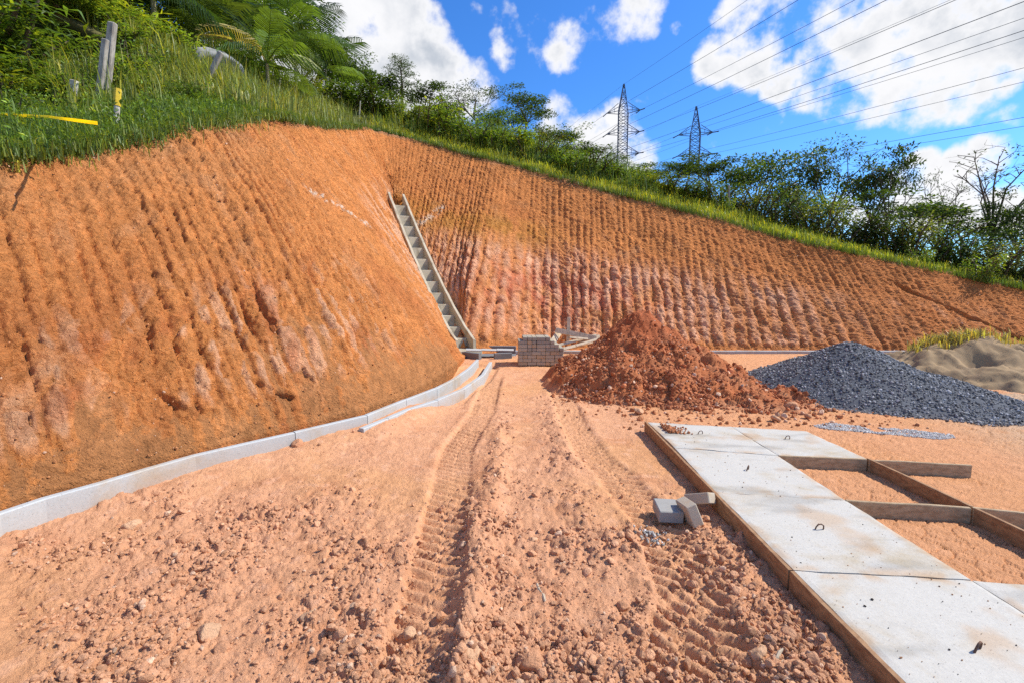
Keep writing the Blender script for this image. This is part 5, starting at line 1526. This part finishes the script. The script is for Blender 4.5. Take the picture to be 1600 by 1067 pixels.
# tuft by the sand heap and dry grass on it
def mound_tuft(name, cx, cy, rx, ry, n, h, base, label, cat, yellow=.1):
    X = cx + rng.normal(size=n) * rx; Y = cy + rng.normal(size=n) * ry
    z = np.maximum(sand_hf(X, Y), 0)
    v, q, t, c = tufts(np.stack([X, Y, z], -1), h * (.6 + .6 * rng.random(n)), 12, rng, base, .008, .06, .9, yellow)
    me = mesh_np(name, v, [q, t], M_LEAF, c)
    return tag(obj(name, me), label, cat)
p = G(1462, 570)
mound_tuft('grass_tuft', p.x, p.y + .1, .13, .13, 70, .30, (.06, .13, .02), 'bright green grass tuft between the gravel and the sand heap', 'grass tuft')
mound_tuft('dry_grass', P(1510, 535, 9.7).x, 9.7, .55, .25, 150, .28, (.34, .30, .12), 'dry straw-coloured grass on the crest of the sand heap', 'dry grass', .3)

# fence posts on the rise and along the ridge
M_POST = mat_plain('grey_post', (.40, .37, .32), .9, .4, 5, .5, .006, (.22, .20, .17), stretch=(4, 4, 1))
M_WHITE = mat_plain('whitewashed_post', (.58, .55, .50), .8, .35, 9, .3, .004, (.33, .29, .24))
M_YEL = mat_plain('yellow_paint', (.72, .52, .04), .6, .2, 12, .2, .002)
def hit_hill(u, v, D0, D1):
    best = min((abs(P(u, v, d).z - hill_z(P(u, v, d).x, d) - .05), d) for d in np.linspace(D0, D1, 60))
    return float(best[1])
def post(u0, v0, u1, v1, D, w_, label, mat, square=True, D1=None):
    D = hit_hill(u0, v0 + (9 if u0 < 300 else 0), D * (.72 if u0 < 400 else .96), D * 1.35)
    a = P(u0, v0, D); b = P(u1, v1, D1 or D)
    d = (b - a).normalized(); a = a - d * .55
    t = MB(); c0 = (a + b) / 2
    if square: t.bar(a - c0, b - c0, w_, w_ * .8, (0, 1, 0), w_ * .12)
    else: t.tube([a - c0, (b - a) * .1, b - c0], [w_ * .55, w_ * .5, w_ * .42], 6)
    o = obj('fence_post', t.mesh('fence_post', mat), None, c0)
    return tag(o, label, 'fence post', 'fence posts on the hill')
post(166, 138, 176, 36, 11.0, .13, 'tall grey fence post, taller of the pair at the upper left', M_POST)
post(156, 140, 165, 62, 10.9, .10, 'shorter grey post touching the tall fence post', M_POST)
post(114, 150, 116, 126, 9.6, .11, 'short white post stub in the grass left of the tall pair', M_WHITE)
sp = post(182, 186, 184, 141, 8.2, .075, 'white stake with a yellow painted head above the cut', M_WHITE, False)
spD = sp.location.y
a = P(182.6, 166, spD); b = P(184, 139, spD); m = MB(); c0 = sp.location
m.tube([a - c0, b - c0], [.048, .044], 6); obj('painted_head', m.mesh('painted_head', M_YEL), sp)
post(322, 132, 345, 82, 12.8, .11, 'dark leaning post with a brace in front of the grey boulder', M_POST)
post(333, 130, 335, 108, 12.7, .07, 'short brace under the dark leaning post', M_POST)
post(44, 50, 53, -6, 10.5, .05, 'thin white pole among the bamboo at the top left', M_WHITE, False)
post(434, 170, 438, 116, 17.5, .09, 'pale post in the tall grass below the bright palm', M_WHITE, False)
post(499, 160, 503, 123, 19.5, .09, 'pale post right of the palm stems', M_WHITE, False)
post(515, 166, 530, 137, 19.8, .08, 'leaning brown post right of the palm stems', M_POST)
post(561, 190, 563, 158, 20.8, .06, 'pale post near the crest above the stepped chute', M_POST, False)
post(742, 220, 742, 200, 21.0, .06, 'pale post among shrubs below the airy ridge tree', M_POST, False)
post(1139, 338, 1139, 290, 18.6, .06, 'grey post beside the creeper clump on the grass strip', M_POST)
post(1316, 362, 1320, 320, 17.3, .06, 'pale post in front of the tall airy tree', M_POST, False)
post(1503, 404, 1504, 372, 15.7, .06, 'whitish post under the wide low tree on the right', M_WHITE, False)
# barrier tape
tD = [hit_hill(u, v + 20, 4.5, 11) for u, v in ((-120, 168), (76, 183), (152, 193))]
a = P(-120, 168, tD[0]); b = P(76, 183, tD[1]); c_ = P(152, 193, tD[2])
m = MB(); pts = [a.lerp(b, k / 8) + Vector((0, 0, -.02 * math.sin(k / 8 * 3.14))) for k in range(9)] + [b.lerp(c_, k / 4) for k in range(1, 5)]
V, F = [], []
for i, p in enumerate(pts):
    tw = .35 * math.sin(i * 1.3)
    V += [p + Vector((0, -.02 * tw, .017 * math.cos(tw))), p + Vector((0, .02 * tw, -.017 * math.cos(tw))), p + Vector((0, .02 * tw + .003, -.017 * math.cos(tw))), p + Vector((0, -.02 * tw + .003, .017 * math.cos(tw)))]
for i in range(len(pts) - 1):
    for k in range(4): F.append([i * 4 + k, i * 4 + (k + 1) % 4, i * 4 + 4 + (k + 1) % 4, i * 4 + 4 + k])
m.add(np.array([tuple(v) for v in V]), np.array(F))
M_TAPE = mat_leaf('yellow_tape', .55)
tag(obj('barrier_tape', m.mesh('barrier_tape', M_TAPE, (.80, .68, .05))), 'yellow barrier tape strung through the grass at the left edge', 'barrier tape')
# grey boulder behind the leaning post
v, f = rock_shape(3, .08, 91, .7); nn = fbm(v[:, 0] * 2, v[:, 1] * 2 + v[:, 2], 4, 670); v = v * (1 + .12 * nn)[:, None]
M_ROCK = mat_conc('grey_rock', (.33, .33, .31), (.17, .18, .15), 1.6, .8)
o = obj('boulder', mesh_np('boulder', v, f, M_ROCK, None, True), None, at_hill(348, 14.0, .35)); o.scale = (.85, .7, .8)
tag(o, 'big smooth grey boulder in the tall grass under the small palm', 'boulder')
# roots and twigs hanging on the cut near the left crest
m = MB()
for i in range(9):
    p = P(330 + random.uniform(-25, 30), 205 + random.uniform(-15, 22), 8.3)
    m.tube([p, p + Vector((.12 * random.uniform(-1, 1), -.04, .04)), p + Vector((.22 * random.uniform(-1, 1), -.05, .05 * random.uniform(-1, 1)))], [.008, .006, .003], 4, False)
tag(obj('dead_roots', m.mesh('dead_roots', M_BARK)), kind='stuff')

# ------------------------------------------------------------------ pylons and their lines
M_LATT = mat_plain('galvanised_lattice', (.12, .125, .18), .6, .2, 3, .1, .01, spec=.5)
M_WIRE = mat_plain('conductor', (.10, .11, .15), .6, .2, 3, .1, .01)
M_INS = mat_plain('insulator', (.10, .09, .14), .5, .2, 9, .1, .01)
LDIR = Vector((-.169, 1.0, .135))
def pylon(u, vt, D, label, k):
    """lattice tower; returns the attachment points of its lines"""
    top = P(u, vt, D); s = D / 130.0
    H = 27.5 * s; base = top - Vector((0, 0, H))
    yaw = math.radians(-16)
    t = thing('pylon', label, 'pylon', base, yaw, 'transmission pylons behind the ridge')
    hw = 1.22 * s
    lv = [(0, 3.0 * s), (H - 18.5 * s, hw), (H - 7.0 * s, hw), (H, .12 * s)]
    def half(z): return float(np.interp(z, [a for a, _ in lv], [b for _, b in lv]))
    zs = [0, 2.4, 4.8, 7.0, 9.0] + [9.0 + 1.65 * i for i in range(1, 8)] + [20.55 + 1.7 * i for i in range(1, 4)] + [27.4]
    zs = [z * s for z in zs]
    cr = ((-1, -1), (1, -1), (1, 1), (-1, 1))
    for cx, cy in cr:
        m = MB(); m.tube([(cx * half(z), cy * half(z), z) for z in (0, H - 18.5 * s, H - 7 * s, H)], .125 * s, 4)
        obj('leg', m.mesh('leg', M_LATT), t)
    m = MB()
    for z0, z1 in zip(zs[:-1], zs[1:]):
        for q in range(4):
            (ax_, ay_), (bx, by) = cr[q], cr[(q + 1) % 4]
            h0, h1 = half(z0), half(z1)
            m.tube([(ax_ * h0, ay_ * h0, z0), (bx * h1, by * h1, z1)], .07 * s, 3, False)
            m.tube([(bx * h0, by * h0, z0), (ax_ * h1, ay_ * h1, z1)], .07 * s, 3, False)
            m.tube([(ax_ * h1, ay_ * h1, z1), (bx * h1, by * h1, z1)], .08 * s, 3, False)
    b = obj('lattice_bracing', m.mesh('lattice_bracing', M_LATT), t)
    att = [base + Vector((0, 0, H))]
    R = Matrix.Rotation(yaw, 3, 'Z')
    for lvl in (7.0, 12.4, 17.8):
        z = H - lvl * s
        for sg in (-1, 1):
            tip = Vector((sg * 4.3 * s, 0, z + .1 * s))
            m = MB()
            for cy in (-1, 1):
                m.tube([(sg * hw, cy * hw, z), tip], .09 * s, 4, False); m.tube([(sg * hw, cy * hw, z + 1.9 * s), tip], .08 * s, 4, False)
                for f in (.35, .7):
                    lo = Vector((sg * hw, cy * hw, z)).lerp(tip, f); hi_ = Vector((sg * hw, cy * hw, z + 1.9 * s)).lerp(tip, f)
                    m.tube([lo, hi_], .035 * s, 3, False)
            obj('cross_arm', m.mesh('cross_arm', M_LATT), t)
            wt = base + R @ tip
            for dsg in (-1, 1):
                e = wt + LDIR.normalized() * dsg * 2.6 * s - Vector((0, 0, .25 * s))
                Ri = R.inverted(); m = MB()
                m.tube([tip, Ri @ (e - base)], [.13 * s, .13 * s], 6); obj('insulator_string', m.mesh('insulator_string', M_INS), t)
            att.append(wt)
    return att
A1 = pylon(975, 132, 130, 'taller lattice pylon on the left, seen against the low cloud', 0)
A2 = pylon(1088, 167, 140, 'lower lattice pylon on the right, half hidden by dark trees', 1)
nm = ['peak', 'upper left arm', 'upper right arm', 'middle left arm', 'middle right arm', 'lower left arm', 'lower right arm']
for which, att in (('taller', A1), ('lower', A2)):
    for i, a in enumerate(att):
        pts = []
        for k in range(41):
            y = -30 + (a.y + 30) * k / 40
            q = (a.y - y) / LDIR.y; f = k / 40
            pts.append(a - LDIR * q - Vector((0, 0, 4 * 1.2 * f * (1 - f))))
        for k in range(1, 9): pts.append(a + LDIR * (30 * k) - Vector((0, 0, 6 * (k / 8) * (1 - k / 8))))
        m = MB(); m.tube(pts, .032 if i else .024, 4, False)
        o = obj('power_line', m.mesh('power_line', M_WIRE))
        tag(o, f'power line strung from the {nm[i]} of the {which} pylon', 'power line', 'power lines crossing the sky')
